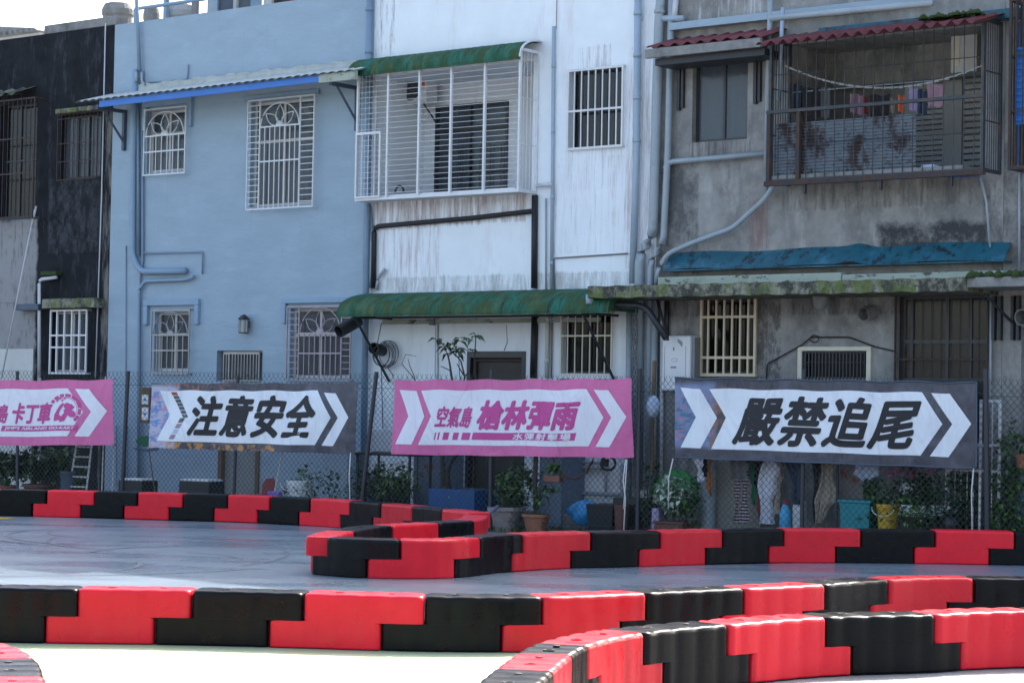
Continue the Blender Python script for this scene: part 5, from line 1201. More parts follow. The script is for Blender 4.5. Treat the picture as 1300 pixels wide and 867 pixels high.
def boxthing(name, x0, y0, x1, y1, v, dp, m, label, cat, z0=None, bevel=.01, taper=0, extra=None):
    a, c, e, f = NR(x0, y0, x1, y1, v); e = 0.004 if z0 is None else z0; R_ = Root(name, N, (a + c) / 2, v + dp / 2, e, label, cat); b = MB(); t = taper
    b.add([(a + t, v + t, e), (c - t, v + t, e), (c - t, v + dp - t, e), (a + t, v + dp - t, e), (a, v, f), (c, v, f), (c, v + dp, f), (a, v + dp, f)], [(0, 1, 5, 4), (1, 2, 6, 5), (2, 3, 7, 6), (3, 0, 4, 7), (0, 3, 2, 1), (4, 5, 6, 7)])
    R_.part('body', b, m, bevel=bevel)
    return R_, (a, c, e, f)
def tub(name, x0, x1, ytop, v, m, label, cat='bucket', h=None, rim=None, handle=False, taper=.82):
    a, c, e, f = NR(x0, ytop, x1, 660, v); r = (c - a) / 2 * .86; u = (a + c) / 2; e = .004; R_ = Root(name, N, u, v + r, e, label, cat); b = MB()
    if h: e = f - h
    n = 22; prof = [(r * taper, e), (r * .99, f - .05), (r * 1.05, f - .045), (r * 1.05, f), (r * .97, f), (r * .94, f - .06), (r * taper * .95, e + .03)]
    b.lathe(u, v + r, prof, n); R_.part('body', b, m, smooth=False)
    b = MB(); b.lathe(u, v + r, [(r * 1.07, f - .075), (r * 1.08, f - .055)], n); R_.part('rim', b, rim or m)
    if handle: b = MB(); b.tube([(u + r * 1.05 * cos(i * pi / 10), v - .02 - .04 * sin(i * pi / 10), f - .04 - .12 * sin(i * pi / 10)) for i in range(11)], .006, 5); R_.part('handle', b, 'metal_white')
    return R_
def cloth(name, rows, v, m, label, cat, folds=6, amp=.025, seed=0, extra=None, th=.012):
    """rows: (y px, x left px, x right px) from the top down"""
    R3 = [(N.px((xl + xr) / 2, y, v)[1], N.px(xl, y, v)[0], N.px(xr, y, v)[0]) for y, xl, xr in rows]; b = MB(); sub = 6; R = []
    for i in range(len(R3) - 1):
        for j in range(sub + (i == len(R3) - 2)): R.append(tuple(R3[i][k] + (R3[i + 1][k] - R3[i][k]) * j / sub for k in range(3)))
    n = 16; m_ = len(R) - 1
    def fn(s_, t):
        q = t * m_; i = min(int(q), m_ - 1); fr = q - i; r = [R[i][k] + (R[i + 1][k] - R[i][k]) * fr for k in range(3)]
        wg = .022 * sin(t * 9 + seed) * (s_ - .5) * 2 + .015 * sin(t * 23 + seed * 2) * s_
        return (r[1] + (r[2] - r[1]) * s_ + wg, v + amp * (.35 + .65 * t) * sin(s_ * folds * pi + seed + t * 1.3) + amp * .4 * sin(s_ * 17 + seed), r[0])
    b.slab(fn, n, m_, (0, th, 0)); R_ = Root(name, N, (R3[-1][1] + R3[-1][2]) / 2, v, R3[-1][0], label, cat); R_.part('cloth', b, m, smooth=True)
    b = MB(); zt = R3[0][0]; um = (R3[0][1] + R3[0][2]) / 2; b.tube([(R3[0][1] + .02, v, zt - .01), (um, v, zt + .05), (R3[0][2] - .02, v, zt - .01)], .006, 5); b.tube([(um, v, zt + .05), (um, v, zt + .13), (um + .03, v, zt + .15)], .004, 5); R_.part('hanger', b, 'rope')
    return R_
# --- left part, from the edge of the picture
plant(8, .8, 572, 70, 'large leaved dark plant at the left edge below the pink kart banner', 'round', .2, .3, 170, .15, 'leaf_dark', seed=1)
plant(50, .9, 566, 60, 'leafy plant in a wide brown pot below the kart banner', 'round', .28, .34, 260, .10, 'leaf_dark', seed=2, pm='brown_pot')
plant(86, 1.0, 568, 40, 'trailing green plant between brown pot and white ladder', None, n=160, size=.08, lm='leaf', seed=3)
tub('bucket', 70, 88, 598, .7, 'navy', 'dull blue plastic bucket beside the white ladder at the left')
ld = Root('step_ladder', N, N.px(98, 615, .8)[0], .8, 0.004, 'whitish folding step ladder leaning below the right end of the kart banner', 'ladder')
a, c, e, f = NR(88, 560, 111, 640, .8)
for s_ in (0, 1):
    b = MB(); xb = a + (c - a) * s_; xt = xb + (.07 if s_ == 0 else -.02); b.tube([(xb, .75, .006), (xt, .95, f + .25)], .018, 6); ld.part('rail', b, 'shelf_white')
for i in range(9): b = MB(); z = .15 + i * .17; q = z / (f + .25); b.box(a + .07 * q, c - .02 * q, .75 + .2 * q - .02, .75 + .2 * q + .03, z, z + .025); ld.part('step', b, 'shelf_white')
for x, x2, lab in ((131, 129, 'thin white pole leaning beside the dark wall below the kart banner'), (144, 142, 'thin pale wire stake standing left of the first tall fence post')):
    b = MB(); u, u2 = N.px(x, 560, .4)[0], N.px(x2, 625, .4)[0]; b.tube([(u2, .4, .004), (u, .42, N.px(x, 478 if x < 140 else 560, .4)[1])], .011, 6); single('pole', b, 'rope', N, lab, 'pole')
for x0, x1, yt, lab in ((150, 180, 610, 'black crate with a white lid behind the first tall fence post'), (227, 265, 611, 'black crate with a white lid below the warning banner, left of the grey door')):
    R_, (a, c, e, f) = boxthing('crate', x0, yt, x1, 640, .5, .4, 'near_black', lab, 'crate'); b = MB(); b.box(a + .02, c - .02, .52, .88, f + .001, f + .035); R_.part('lid', b, 'foam', bevel=.01)
    b = MB()
    for i in range(1, 6): z = f * i / 6; b.box(a - .004, c + .004, .492, .499, z - .012, z + .006)
    R_.part('rib', b, 'dark_steel')
# pinwheel on a stick
R_ = Root('garden_pinwheel', N, N.px(201, 620, .25)[0], .25, .004, 'faded green leaf shaped pinwheel on a leaning wooden stick below the warning banner', 'pinwheel')
u1, z1 = N.px(189, 570, .25); u2 = N.px(201, 620, .25)[0]; b = MB(); b.tube([(u2, .25, .004), (u1, .25, z1)], .010, 6); R_.part('stick', b, 'wood')
b = MB(); p0, p1 = N.px(172, 559, .22), N.px(190, 567, .22)
q = [N.px(*p, .22) for p in ((172, 560), (178, 554), (190, 553), (192, 566), (183, 567), (176, 565))]; b.prism(q, .215, .225); R_.part('blade', b, 'cloth_green')
b = MB(); q = [N.px(*p, .2) for p in ((168, 568), (186, 570), (203, 567), (200, 572), (186, 573), (174, 572))]; b.prism(q, .20, .21); R_.part('blade', b, 'navy')
# wooden board with pictures
R_, (a, c, e, f) = boxthing('notice_board', 177, 492, 190.5, 537, -.02 + .08, .04, 'wood', 'narrow wooden board with two small blue pictures left of the warning banner', 'board', z0=N.px(184, 537, .06)[1])
for y0, y1 in ((501, 513), (517, 533)):
    b = MB(); q = NR(180, y0, 188, y1, .05); b.box(q[0], q[1], .05, .058, q[2], q[3]); R_.part('picture', b, 'foam'); b = MB(); b.prism([((q[0] + q[1]) / 2 + .035 * cos(i), (q[2] + q[3]) / 2 + .05 * sin(i * 2.3)) for i in (0, 1.3, 2.6, 3.9, 5.2)], .045, .05); R_.part('picture_motif', b, 'bluesheet')
# between door and pier
R_ = Root('chair_back', N, N.px(334, 620, .5)[0], .5, .004, 'red plastic chair with its rounded back seen above the barrier row', 'chair')
a, c, e, f = NR(326, 608, 343, 640, .5); b = MB(); b.prism([(a, .35), (a + .01, f - .09), (a + .08, f), (c - .05, f + .02), (c, f - .06), (c, .35)], .62, .65); R_.part('backrest', b, 'seat_red', bevel=.008)
b = MB(); b.box(a, c, .25, .62, .33, .37); R_.part('seat', b, 'seat_red', bevel=.01)
for x in (a + .02, c - .05):
    for y in (.27, .6): b = MB(); b.box(x, x + .03, y, y + .03, .004, .33); R_.part('leg', b, 'seat_red')
tub('bucket', 355, 386, 610, .35, 'foam', 'white plastic bucket with a black star mark behind the far barrier row', handle=True)
b = MB(); u, z = N.px(362, 623, .33); b.prism([(u + (.07 if i % 2 else .03) * cos(i * pi / 5), z + (.07 if i % 2 else .03) * sin(i * pi / 5)) for i in range(10)], .33, .335)
single('star_sticker', b, 'near_black', N, 'small black star shaped mark on the front of the white bucket', 'sticker')
b = MB(); u1, z1 = N.px(363, 572, .3); u2, z2 = N.px(349, 622, .3); b.tube([(u2, .3, z2 - .5), (u2, .3, z2), (u1, .3, z1 + .3)], .012, 6)
R_ = Root('mop', N, u2, .3, .004, 'mop with white and purple handle leaning behind the far barrier row', 'mop'); R_.part('handle', b, 'rope'); b = MB(); b.box(u2 - .12, u2 + .12, .25, .35, z2 - .12, z2 - .02); R_.part('head', b, 'purple', bevel=.02)
plant(382, .5, 600, 30, 'small leafy sprig beside the white bucket', None, n=50, size=.07, lm='leaf', seed=4)
plant(408, .6, 594, 52, 'loose thin stemmed bush in front of the blue pier', None, n=90, size=.07, lm='leaf', seed=5)
b = MB(); u, z = N.px(448, 575, -.02); b.tube([(u, -.08, z), (u - .01, -.09, z - .35), (N.px(446, 632, -.1)[0], -.1, .004)], .010, 6); single('rope', b, 'rope', N, 'white rope hanging from the lower right corner of the black warning banner', 'rope', smooth=True)
b = MB(); u, z = N.px(765 + 32, 583, -.02); b.tube([(u, -.08, z), (u - .03, -.09, z - .3), (u + .01, -.09, z - .55), (u - .005, -.1, .06)], .010, 6); b.tube([(u + .02, -.08, z), (u + .0, -.09, z - .45), (u - .02, -.09, z - .7)], .008, 6); single('rope', b, 'rope', N, 'frayed white rope hanging from the right end of the middle pink banner', 'rope', smooth=True)
b = MB(); u, z = N.px(1238, 595, -.02); b.tube([(u, -.08, z), (u - .02, -.09, z - .3), (N.px(1235, 668, -.1)[0], -.1, .05)], .009, 6); single('rope', b, 'rope', N, 'white rope hanging from the lower right corner of the rightmost banner', 'rope', smooth=True)
b = MB(); u, z = N.px(857, 582, -.02); b.tube([(u, -.08, z), (u - .06, -.09, z - .28), (u - .05, -.1, z - .7)], .009, 6); single('rope', b, 'rope', N, 'white cord hanging from the left end of the rightmost banner over the plant', 'rope', smooth=True)
# table under the leaning post
R_ = Root('work_table', N, N.px(480, 600, .8)[0], .8, .004, 'grey metal table frame behind the leaning fence post', 'table'); a, c, e, f = NR(449, 575, 520, 640, .45)
b = MB(); b.box(a, c, .45, 1.1, f - .04, f); R_.part('tabletop', b, 'dark_steel')
for x in (a + .02, c - .05): 
    for y in (.48, 1.05): b = MB(); b.box(x, x + .03, y, y + .03, .004, f - .04); R_.part('leg', b, 'dark_steel')
b = MB(); b.box(a, c, .46, .48, f - .42, f - .40); R_.part('crossbar', b, 'dark_steel')
boxthing('storage_box', 470, 545, 520, 573, .9, .3, 'foam', 'pale box standing on the metal table left of the middle pink banner', 'box', z0=f + .003)
R_, q_ = boxthing('tarp_bundle', 464, 606, 500, 650, 1.0, .5, 'deep_blue', 'dark blue tarpaulin covered bundle under the metal table', 'bundle', bevel=.08)
plant(462, .5, 590, 46, 'fine leaved shrub just right of the leaning fence post', None, n=130, size=.07, lm='leaf_dark', seed=6)
plant(505, .35, 588, 60, 'bushy plant in a wide flat terracotta planter left of the blue pot', 'box', .14, .32, 210, .08, 'leaf', seed=7, sx=2.0)
plant(478, .7, 600, 36, 'pale green weeds beside the flat terracotta planter', None, n=90, size=.08, lm='leaf', seed=17)
b = MB(); a, c, e, f = F.rect(524, 577, 557, 700, -.6); b.box(a, c, -.6, 0, 0, f); single('gate_pier', b, 'pier', F, 'blue grey wall pier with faded red characters left of the blue planter', 'pier', bevel=.01)
def redmarks(x0, y0, v, lab):
    b = MB(); vs, fs = text_mesh('出入', 0, .0); xs = [p[0] for p in vs]; ys = [p[1] for p in vs]; a, z1 = F.px(x0, y0, v); c, z2 = F.px(x0 + 14, y0 + 7, v)
    b.add([(a + (p[0] - min(xs)) / (max(xs) - min(xs)) * (c - a), v, z2 + (p[1] - min(ys)) / (max(ys) - min(ys)) * (z1 - z2)) for p in vs], fs)
    u, z = F.px(x0 + 6, y0 + 13, v); b.prism([(u + (.05 if i % 2 else .02) * cos(i * pi / 4), z + (.06 if i % 2 else .02) * sin(i * pi / 4)) for i in range(8)], v, v + .003)
    single('painted_marks', b, 'red_print', F, lab, 'marking')
def redblot(x0, y0, v, lab, sc=1):
    """illegible faded strokes, drawn as strokes"""
    b = MB(); rnd = random.Random(int(x0))
    for (dx, dy, w, h) in ((0, 0, 5, 1.2), (1, 2, 1.2, 4), (4, 2, 1.2, 4), (0, 4, 5, 1), (7, 0, 5.5, 1.2), (8, 2.4, 4, 1), (9.5, 0, 1.2, 6), (7, 5, 6, 1), (4, 10, 5, 1.2), (6, 8.5, 1.2, 5), (4.5, 12.5, 1.5, 1.5), (8, 12, 1.5, 1.5)):
        a, z1 = F.px(x0 + dx * sc, y0 + dy * sc, v); c, z2 = F.px(x0 + (dx + w) * sc, y0 + (dy + h) * sc, v); b.box(a, c, v, v + .003 + .0005 * rnd.random(), z2, z1)
    single('painted_marks', b, 'red_print', F, lab, 'marking')
redblot(538, 589, -.605, 'faded red painted characters on the pier left of the blue planter')
b = MB(); a, c, e, f = F.rect(684, 577, 712, 700, -.6); b.box(a, c, -.6, 0, 0, f); single('gate_pier', b, 'pier', F, 'blue grey wall pier right of the dark doorway with a small hanging planter', 'pier', bevel=.01)
R_, (a, c, e, f) = boxthing('planter_box', 690, 603, 710, 612, -.0, .12, 'brown_pot', 'small brown hanging planter with sprigs fixed to the right pier', 'planter', z0=N.px(700, 612, 0)[1]); 
o = R_; rnd = random.Random(2); b = MB(); leaves(b, ((a + c) / 2, .05, f + .08), (.16, .08, .10), 90, .07, rnd); leaves(b, ((a + c) / 2, .05, e - .12), (.14, .06, .05), 40, .06, rnd); R_.part('foliage', b, 'leaf')
# dark tree in the blue planter
tr = Root('potted_tree', N, N.px(573, 640, .55)[0], .55, .004, 'small sparse tree with drooping leaves growing from the square blue planter', 'potted tree')
a, c, e, f = NR(543, 621, 602, 660, .45); b = MB(); b.box(a, c, .45, .45 + (c - a) * .8, .004, f); tr.part('pot', b, 'blue_pot', bevel=.015)
b = MB(); u, z = N.px(570, 631, .44); b.prism([(u + (.035 if i % 2 else .015) * cos(i * pi / 4), z + (.035 if i % 2 else .015) * sin(i * pi / 4)) for i in range(8)], .443, .45); tr.part('painted_mark', b, 'teal')
b = MB(); rnd = random.Random(3)
for i in range(120): leaf(b, Vector((rnd.uniform(a + .03, c - .03), rnd.uniform(.48, .9), f - .01)), rnd.uniform(.04, .08), rnd, .2)
tr.part('weeds', b, 'grass')
P_ = lambda x, y, v=.7: Vector((N.px(x, y, v)[0], v, N.px(x, y, v)[1]))
b = MB()
for pts, r in (([(565, 622), (563, 600), (561, 575)], .045), ([(569, 622), (568, 600), (576, 582), (583, 572)], .045), ([(561, 575), (566, 545), (574, 482), (571, 462), (568, 448)], .022), ([(583, 572), (584, 540), (586, 505), (590, 478), (585, 458), (578, 450)], .018),
               ([(574, 482), (571, 470), (560, 465)], .012), ([(590, 478), (580, 462)], .012), ([(586, 505), (601, 478), (604, 430), (603, 425)], .012), ([(571, 462), (565, 440), (555, 431)], .007), ([(590, 478), (597, 470), (596, 466)], .010), ([(586, 500), (583, 470), (582, 440)], .008)):
    b.tube([P_(*p) for p in pts], r, 6, r1=r * .55)
tr.part('trunk', b, 'bark', smooth=True)
b = MB(); rnd = random.Random(12)
for x, y, k in ((583, 430, 6), (602, 428, 7), (576, 440, 5), (568, 440, 5), (580, 445, 6), (572, 447, 5), (556, 431, 3), (588, 442, 4), (596, 447, 2)):
    for i in range(k):
        ang = rnd.uniform(0, 6.28); leaf(b, P_(x, y) + Vector((rnd.uniform(-.04, .04), rnd.uniform(-.05, .05), rnd.uniform(-.04, .04))), rnd.uniform(.14, .22), rnd, .6, Vector((cos(ang), sin(ang) * .5, rnd.uniform(-.5, .25))), .2)
tr.part('foliage', b, 'leaf_dark')
b = MB()
for pts in ([(527, 482), (510, 462), (515, 450), (528, 452)], [(527, 480), (520, 464), (518, 455)], [(640, 445), (644, 435), (643, 412)], [(500, 478), (492, 466), (486, 470)]):
    b.tube([P_(*p, .5) for p in pts], .008, 5, r1=.004)
b.tube([P_(527, 482, .5), P_(530, 560, .5), P_(530, 640, .5)], .010, 5); single('bare_shrub', b, 'bark', N, 'bare leafless twigs rising behind the left end of the middle pink banner', 'shrub')
# doorway plants, pots by the post
plant(652, .9, 592, 44, 'leafy green bush in front of the dark doorway', None, n=200, size=.09, lm='leaf', seed=8)
plant(643, .18, 600, 36, 'sparse plant in the large grey stone pot right of the post', 'round', .255, .36, 60, .08, 'leaf', seed=9, pm='grey_pot')
plant(682, .12, 612, 26, 'tall dark stemmed plant in the small round terracotta pot', 'round', .20, .28, 40, .07, 'leaf', seed=10)
b = MB(); b.tube([P_(681, 655, .12), P_(679, 620, .12), P_(681, 560, .14), P_(679, 540, .14)], .035, 6); single('plant_stem', b, 'bark', N, 'thick dark plant stem rising behind the middle banner above the terracotta pot', 'plant')
b = MB(); pts = [(700, 575), (706, 592), (718, 606), (730, 608), (744, 600), (752, 586), (754, 578)]; b.tube([P_(*p, .45) for p in pts], .016, 7); single('garden_hose', b, 'brown_pot', N, 'dark red hose looping below the middle pink banner against the white wall', 'hose', smooth=True)
b = MB(); u, z = N.px(772, 588, .6); b.tube([(u + .12 * cos(i * pi / 8), .6, z + .10 * sin(i * pi / 8)) for i in range(17)], .02, 6); b.lathe(u - .05, .6, [(.05, z - .05), (.06, z + .06)], 10); single('water_tap', b, 'near_black', N, 'water meter and tap cluster on the white wall below the middle banner', 'tap')
def bag(x0, y0, x1, y1, v, m, label, cat, seed=1, name='plastic_bag', dp=.25, z0=None, lumps=.25):
    a, c, e, f = NR(x0, y0, x1, y1, v); e = max(e, .006) if z0 is None else z0; rnd = random.Random(seed); b = MB(); n, k = 20, 12; vs = []
    for j in range(k + 1):
        for i in range(n):
            th = pi * j / k; ph = 2 * pi * i / n; r = 1 + lumps * (sin(ph * 3 + seed + th * 2) * .4 + sin(ph * 7 + th * 5 + seed) * .25 + rnd.uniform(-.15, .15)) * sin(th)
            vs.append(((a + c) / 2 + (c - a) / 2 * r * sin(th) * cos(ph), v + dp / 2 + dp / 2 * r * sin(th) * sin(ph), (e + f) / 2 + (f - e) / 2 * cos(th) * (1 + .1 * sin(ph * 2))))
    mz = min(p[2] for p in vs); vs = [(x, y, max(z, e)) for x, y, z in vs]
    b.add(vs, [(j * n + i, j * n + (i + 1) % n, (j + 1) * n + (i + 1) % n, (j + 1) * n + i) for j in range(k) for i in range(n)]); return single(name, b, m, N, label, cat, smooth=True)
bag(718, 636, 760, 668, .6, 'bag_blue', 'crumpled bright blue plastic bag left of the black tub', 'plastic bag', 3, lumps=.75)
boxthing('crate', 743, 640, 778, 665, .35, .5, 'near_black', 'large black tub between the blue plastic bag and the tall fence post', 'tub', taper=.05)
boxthing('crate', 778, 632, 822, 665, .9, .3, 'frame_dark', 'long black crate standing behind the tall fence post right of the middle banner', 'crate')
tub('flower_pot', 775, 794, 641, .3, 'brown_pot', 'small dark clay pot between two black crates', 'pot')
# fence cloth bag and white towel by the post
bag(817, 503, 831, 530, .12, 'cloth_pale', 'small pale cloth bag hanging right of the tall fence post', 'bag', 5, z0=N.px(825, 530, .12)[1])
b = MB(); b.tube([P_(831, 458, .5), P_(828, 540, .5), P_(828, 600, .5)], .03, 6); single('bamboo_pole', b, 'wood', N, 'bamboo pole standing left of the white water heater', 'pole')
# green cloth and variegated plant
bag(826, 598, 882, 652, .5, 'tarp_green', 'green tarpaulin heap behind the variegated plant', 'tarpaulin', 7, 'tarpaulin', .3, lumps=.45)
plant(855, .2, 606, 50, 'variegated plant with pale leaves in a rectangular brown planter', 'box', .15, .27, 150, .09, 'leaf_pale', seed=11, pm='brown_pot', sx=1.6)
plant(872, .22, 600, 44, 'green leafy weeds over the rectangular brown planter', None, n=110, size=.08, lm='leaf', seed=12)
boxthing('storage_box', 827, 645, 836, 668, .15, .25, 'cloth_lilac', 'narrow purple and white box left of the rectangular brown planter', 'box')
plant(822, .5, 580, 26, 'thin climbing plant behind the tall post right of the middle banner', None, n=80, size=.07, lm='leaf_dark', seed=22)
b = MB(); a, c, e, f = NR(884, 584, 902, 680, .55); b.lathe((a + c) / 2, .7, [((c - a) / 2 * 1.15, .004), ((c - a) / 2 * 1.15, .12), ((c - a) / 2 * .95, .14), ((c - a) / 2 * .95, f)], 20); single('gas_cylinder', b, 'pipe_grey', N, 'tall blue grey cylinder below the left end of the rightmost banner', 'cylinder')
b = MB(); a, c, e, f = NR(903, 583, 965, 655, .85); b.box(a, c, .85, .9, .16, f); b.box(a, c, .84, .91, .004, .16); single('board_panel', b, 'sheet_beige', N, 'large beige board standing behind the striped trousers', 'board')
# clothes line and the washing
b = MB(); ca_, cb_ = P_(880, 578, .45), P_(1115, 588, .45); b.tube([ca_, cb_], .006, 5); single('clothes_line', b, 'rope', N, 'clothes line behind the rightmost banner carrying the washing', 'clothes line')
cloth('towel', [(580, 881, 892), (600, 884, 894), (612, 886, 893)], .4, 'cloth_white', 'small white rag hanging above the blue grey cylinder', 'rag', 3, seed=1)
cloth('shirt', [(578, 888, 900), (605, 888, 898)], .47, 'cloth_black', 'black garment hanging beside the orange cloth', 'garment', 3, seed=2)
cloth('shirt', [(578, 897, 904), (618, 898, 903), (630, 901, 903)], .44, 'cloth_orange', 'narrow orange brown cloth hanging beside the beige board', 'cloth', 2, seed=3)
cloth('shirt', [(580, 926, 948), (608, 928, 950)], .46, 'cloth_grey', 'dark grey shirt hanging above the striped trousers', 'shirt', 4, seed=4)
cloth('trousers', [(598, 934, 940), (664, 932, 937)], .52, 'stripes', 'left leg of striped pink and black trousers under the grey shirt', 'trousers', 2, .012, seed=5)
cloth('trousers', [(583, 944, 950), (620, 941, 950), (664, 940, 948)], .5, 'stripes', 'right striped pink and black trouser leg beside the green cloth', 'trousers', 2, .012, seed=6)
cloth('towel', [(580, 947, 958), (620, 952, 962), (641, 955, 963)], .55, 'cloth_green', 'green towel hanging between striped trousers and red cloth', 'towel', 3, seed=7)
cloth('shirt', [(580, 956, 966), (606, 956, 966), (619, 958, 964)], .48, 'cloth_black', 'short black garment hanging in front of the red cloth', 'garment', 3, seed=8)
cloth('towel', [(580, 963, 971), (640, 962, 969), (662, 963, 966)], .5, 'cloth_red', 'dark red cloth hanging left of the white shirt', 'cloth', 2, seed=9)
cloth('shirt', [(580, 970, 986), (592, 967, 988), (616, 965, 982), (640, 966, 980), (665, 966, 982)], .42, 'cloth_white', 'long white shirt hanging in the middle of the washing', 'shirt', 7, .05, seed=10)
cloth('shirt', [(582, 983, 992), (606, 980, 993), (652, 979, 989)], .5, 'cloth_beige', 'pale cream garment hanging just right of the white shirt', 'garment', 3, seed=11)
cloth('shirt', [(582, 991, 996), (605, 990, 994)], .52, 'cloth_grey', 'narrow grey sleeve hanging right of the cream garment', 'garment', 2, seed=12)
cloth('trousers', [(580, 997, 1018), (615, 1004, 1018), (640, 1006, 1016)], .55, 'cloth_navy', 'dark blue trousers hanging above the blue bottle', 'trousers', 4, seed=13)
cloth('trousers', [(583, 1031, 1043), (664, 1032, 1040)], .5, 'cloth_black', 'black trousers hanging left of the beige jacket', 'trousers', 3, seed=14)
cloth('jacket', [(586, 1043, 1056), (605, 1041, 1060), (632, 1036, 1062), (640, 1035, 1058), (664, 1034, 1046)], .45, 'cloth_beige', 'long beige jacket hanging left of the thin black post', 'jacket', 7, .05, seed=15)
cloth('towel', [(590, 1084, 1118), (602, 1086, 1114), (611, 1093, 1103)], .42, 'cloth_pale', 'pale blue patterned cloth hanging above the teal tub', 'cloth', 4, seed=16)
b = MB(); u, z = N.px(1063.5, 590, .3); b.tube([(u, .3, .004), (u, .3, z)], .02, 8); single('black_post', b, 'near_black', N, 'thin black post between the beige jacket and the teal tub', 'post')
R_ = Root('bottle', N, N.px(997, 665, .3)[0], .3, .004, 'large bright blue bottle with a red cap behind the white shirt', 'bottle'); a, c, e, f = NR(989, 640, 1005, 680, .3); r = (c - a) / 2 * .85; u = (a + c) / 2
b = MB(); b.lathe(u, .3, [(r, .004), (r, f - .12), (r * .6, f - .03), (r * .45, f)], 16); R_.part('body', b, 'bottle_blue', smooth=True); b = MB(); b.lathe(u, .3, [(r * .5, f), (r * .5, f + .05)], 14); R_.part('cap', b, 'cloth_red')
boxthing('storage_box', 1006, 636, 1017, 668, .6, .2, 'foam', 'small white box standing below the dark blue trousers', 'box')
b = MB(); a, c, e, f = NR(1066, 588, 1096, 680, .75); b.box(a, c, .75, .82, .004, f); single('granite_slab', b, 'granite', N, 'speckled granite slab with faded red marks behind the teal tub', 'slab')
b = MB()
for x0, y0, w, h in ((1066, 599, 7, 2), (1068, 596, 2, 10), (1073, 600, 2, 8), (1080, 608, 8, 2), (1083, 605, 2, 8), (1088, 609, 3, 2)):
    q = NR(x0, y0, x0 + w, y0 + h, .74); b.box(q[0], q[1], .742, .747, q[2], q[3])
single('painted_marks', b, 'red_print', N, 'faded orange red marks on the granite slab', 'marking')
R_, (a, c, e, f) = boxthing('storage_tub', 1065, 635, 1104, 680, .25, .45, 'teal', 'teal plastic storage tub right of the thin black post', 'tub', taper=.03)
b = MB(); b.box(a - .02, c + .02, .23, .72, f - .035, f + .004); R_.part('rim', b, 'teal', bevel=.008)
tub('bucket', 1106, 1138, 640, .15, 'yellow', 'yellow plastic bucket right of the teal tub', handle=True, taper=.7)
plant(1118, .45, 610, 48, 'green shrub behind the yellow bucket', None, n=220, size=.075, lm='leaf', seed=31)
plant(1158, .5, 594, 72, 'flowering bush with pink blossoms below the rightmost banner', None, n=420, size=.07, lm='leaf_dark', seed=32, flowers=60)
plant(1198, .35, 596, 70, 'dense dark green bush with twiggy branches right of the pink blossoms', None, n=420, size=.07, lm='leaf_dark', seed=33)
plant(1155, .1, 632, 70, 'low plants in a long flat terracotta planter behind the right barrier row', 'box', .10, .14, 110, .06, 'leaf', seed=34, sx=3.2)
plant(1228, .5, 578, 40, 'climbing shrub growing on the white metal frame', None, n=240, size=.07, lm='leaf_dark', seed=35)
plant(1278, .5, 520, 50, 'leafy climber beside the right end fence post', None, n=300, size=.08, lm='leaf', seed=36, trunk=False)
plant(1284, .25, 636, 60, 'low green weeds in front of the end wall pier', None, n=200, size=.08, lm='leaf', seed=37)
for x0, y0, x1, y1, v, lab in ((1142, 613, 1177, 628, .62, 'white foam box standing high behind the pink flowers'), (1140, 641, 1175, 656, .3, 'white ribbed foam box behind the flat terracotta planter'), (1180, 642, 1214, 655, .3, 'white ribbed foam box right of the other foam boxes')):
    z0 = N.px((x0 + x1) / 2, y1, v)[1]; z0 = max(z0, .02); R_, (a, c, e, f) = boxthing('foam_box', x0, y0, x1, y1, v, .25, 'foam', lab, 'box', z0=z0)
    b = MB(); b.box(a - .012, c + .012, v - .012, v + .262, f - .05, f - .03); b.box(a - .01, c + .01, v - .01, v + .26, e + .03, e + .05); R_.part('rib', b, 'foam')
    if z0 > .1: b = MB(); b.box(a, c, v + .02, v + .23, .004, z0 - .003); single('stand', b, 'frame_dark', N, 'dark stand under the %s' % lab.split(' behind')[0].split(' right')[0] + (' behind the flowers' if v > .5 else ' by the planter' if x0 < 1150 else ' at the right'), 'stand')
bag(1192, 652, 1215, 680, .05, 'near_black', 'rounded dark bucket shape behind the right barrier row', 'bin', 9, 'waste_bin', .3, lumps=.05)
# white metal frame
R_ = Root('garden_gate', N, N.px(1256, 660, .4)[0], .4, .004, 'white painted metal gate frame overgrown with climbers behind the right post', 'gate')
a, c, e, f = NR(1200, 507, 1270, 680, .4)
for x in (a, N.px(1243, 560, .4)[0], c - .03):
    z_ = f if x > a + .2 else f - .9; b = MB(); b.box(x, x + .03, .4, .43, .004, z_); R_.part('post', b, 'metal_white')
for z_ in (f, f - .58): b = MB(); b.box(N.px(1243, 560, .4)[0] if z_ == f else a, c, .402, .428, z_ - .03, z_); R_.part('rail', b, 'metal_white')
b = MB(); b.box(a, c, .402, .428, f - .95, f - .92); R_.part('rail', b, 'metal_white')
for i in range(9): b = MB(); x = a + (c - a) * (i + .5) / 9; b.box(x, x + .012, .41, .422, .3, f - .95 if i < 5 else f - .03); R_.part('bar', b, 'metal_white')
# hanging pot at the right edge
R_ = Root('hanging_pot', N, N.px(1296, 594, .35)[0], .35, N.px(1296, 594, .35)[1], 'terracotta pot with trailing greenery hanging at the right edge', 'hanging pot')
a, c, e, f = NR(1288, 576, 1308, 594, .35); u = (a + c) / 2; b = MB(); b.lathe(u, .35, [((c - a) * .3, e), ((c - a) * .45, f - .04), ((c - a) * .5, f - .04), ((c - a) * .5, f)], 16); R_.part('pot', b, 'terracotta')
b = MB(); rnd = random.Random(4); leaves(b, (u - .05, .35, f + .12), (.3, .16, .16), 150, .07, rnd); R_.part('foliage', b, 'leaf'); b = MB(); b.tube([(u - .12, .35, f), (u, .35, f + .9), (u + .12, .35, f)], .004, 4); R_.part('wire', b, 'cable')
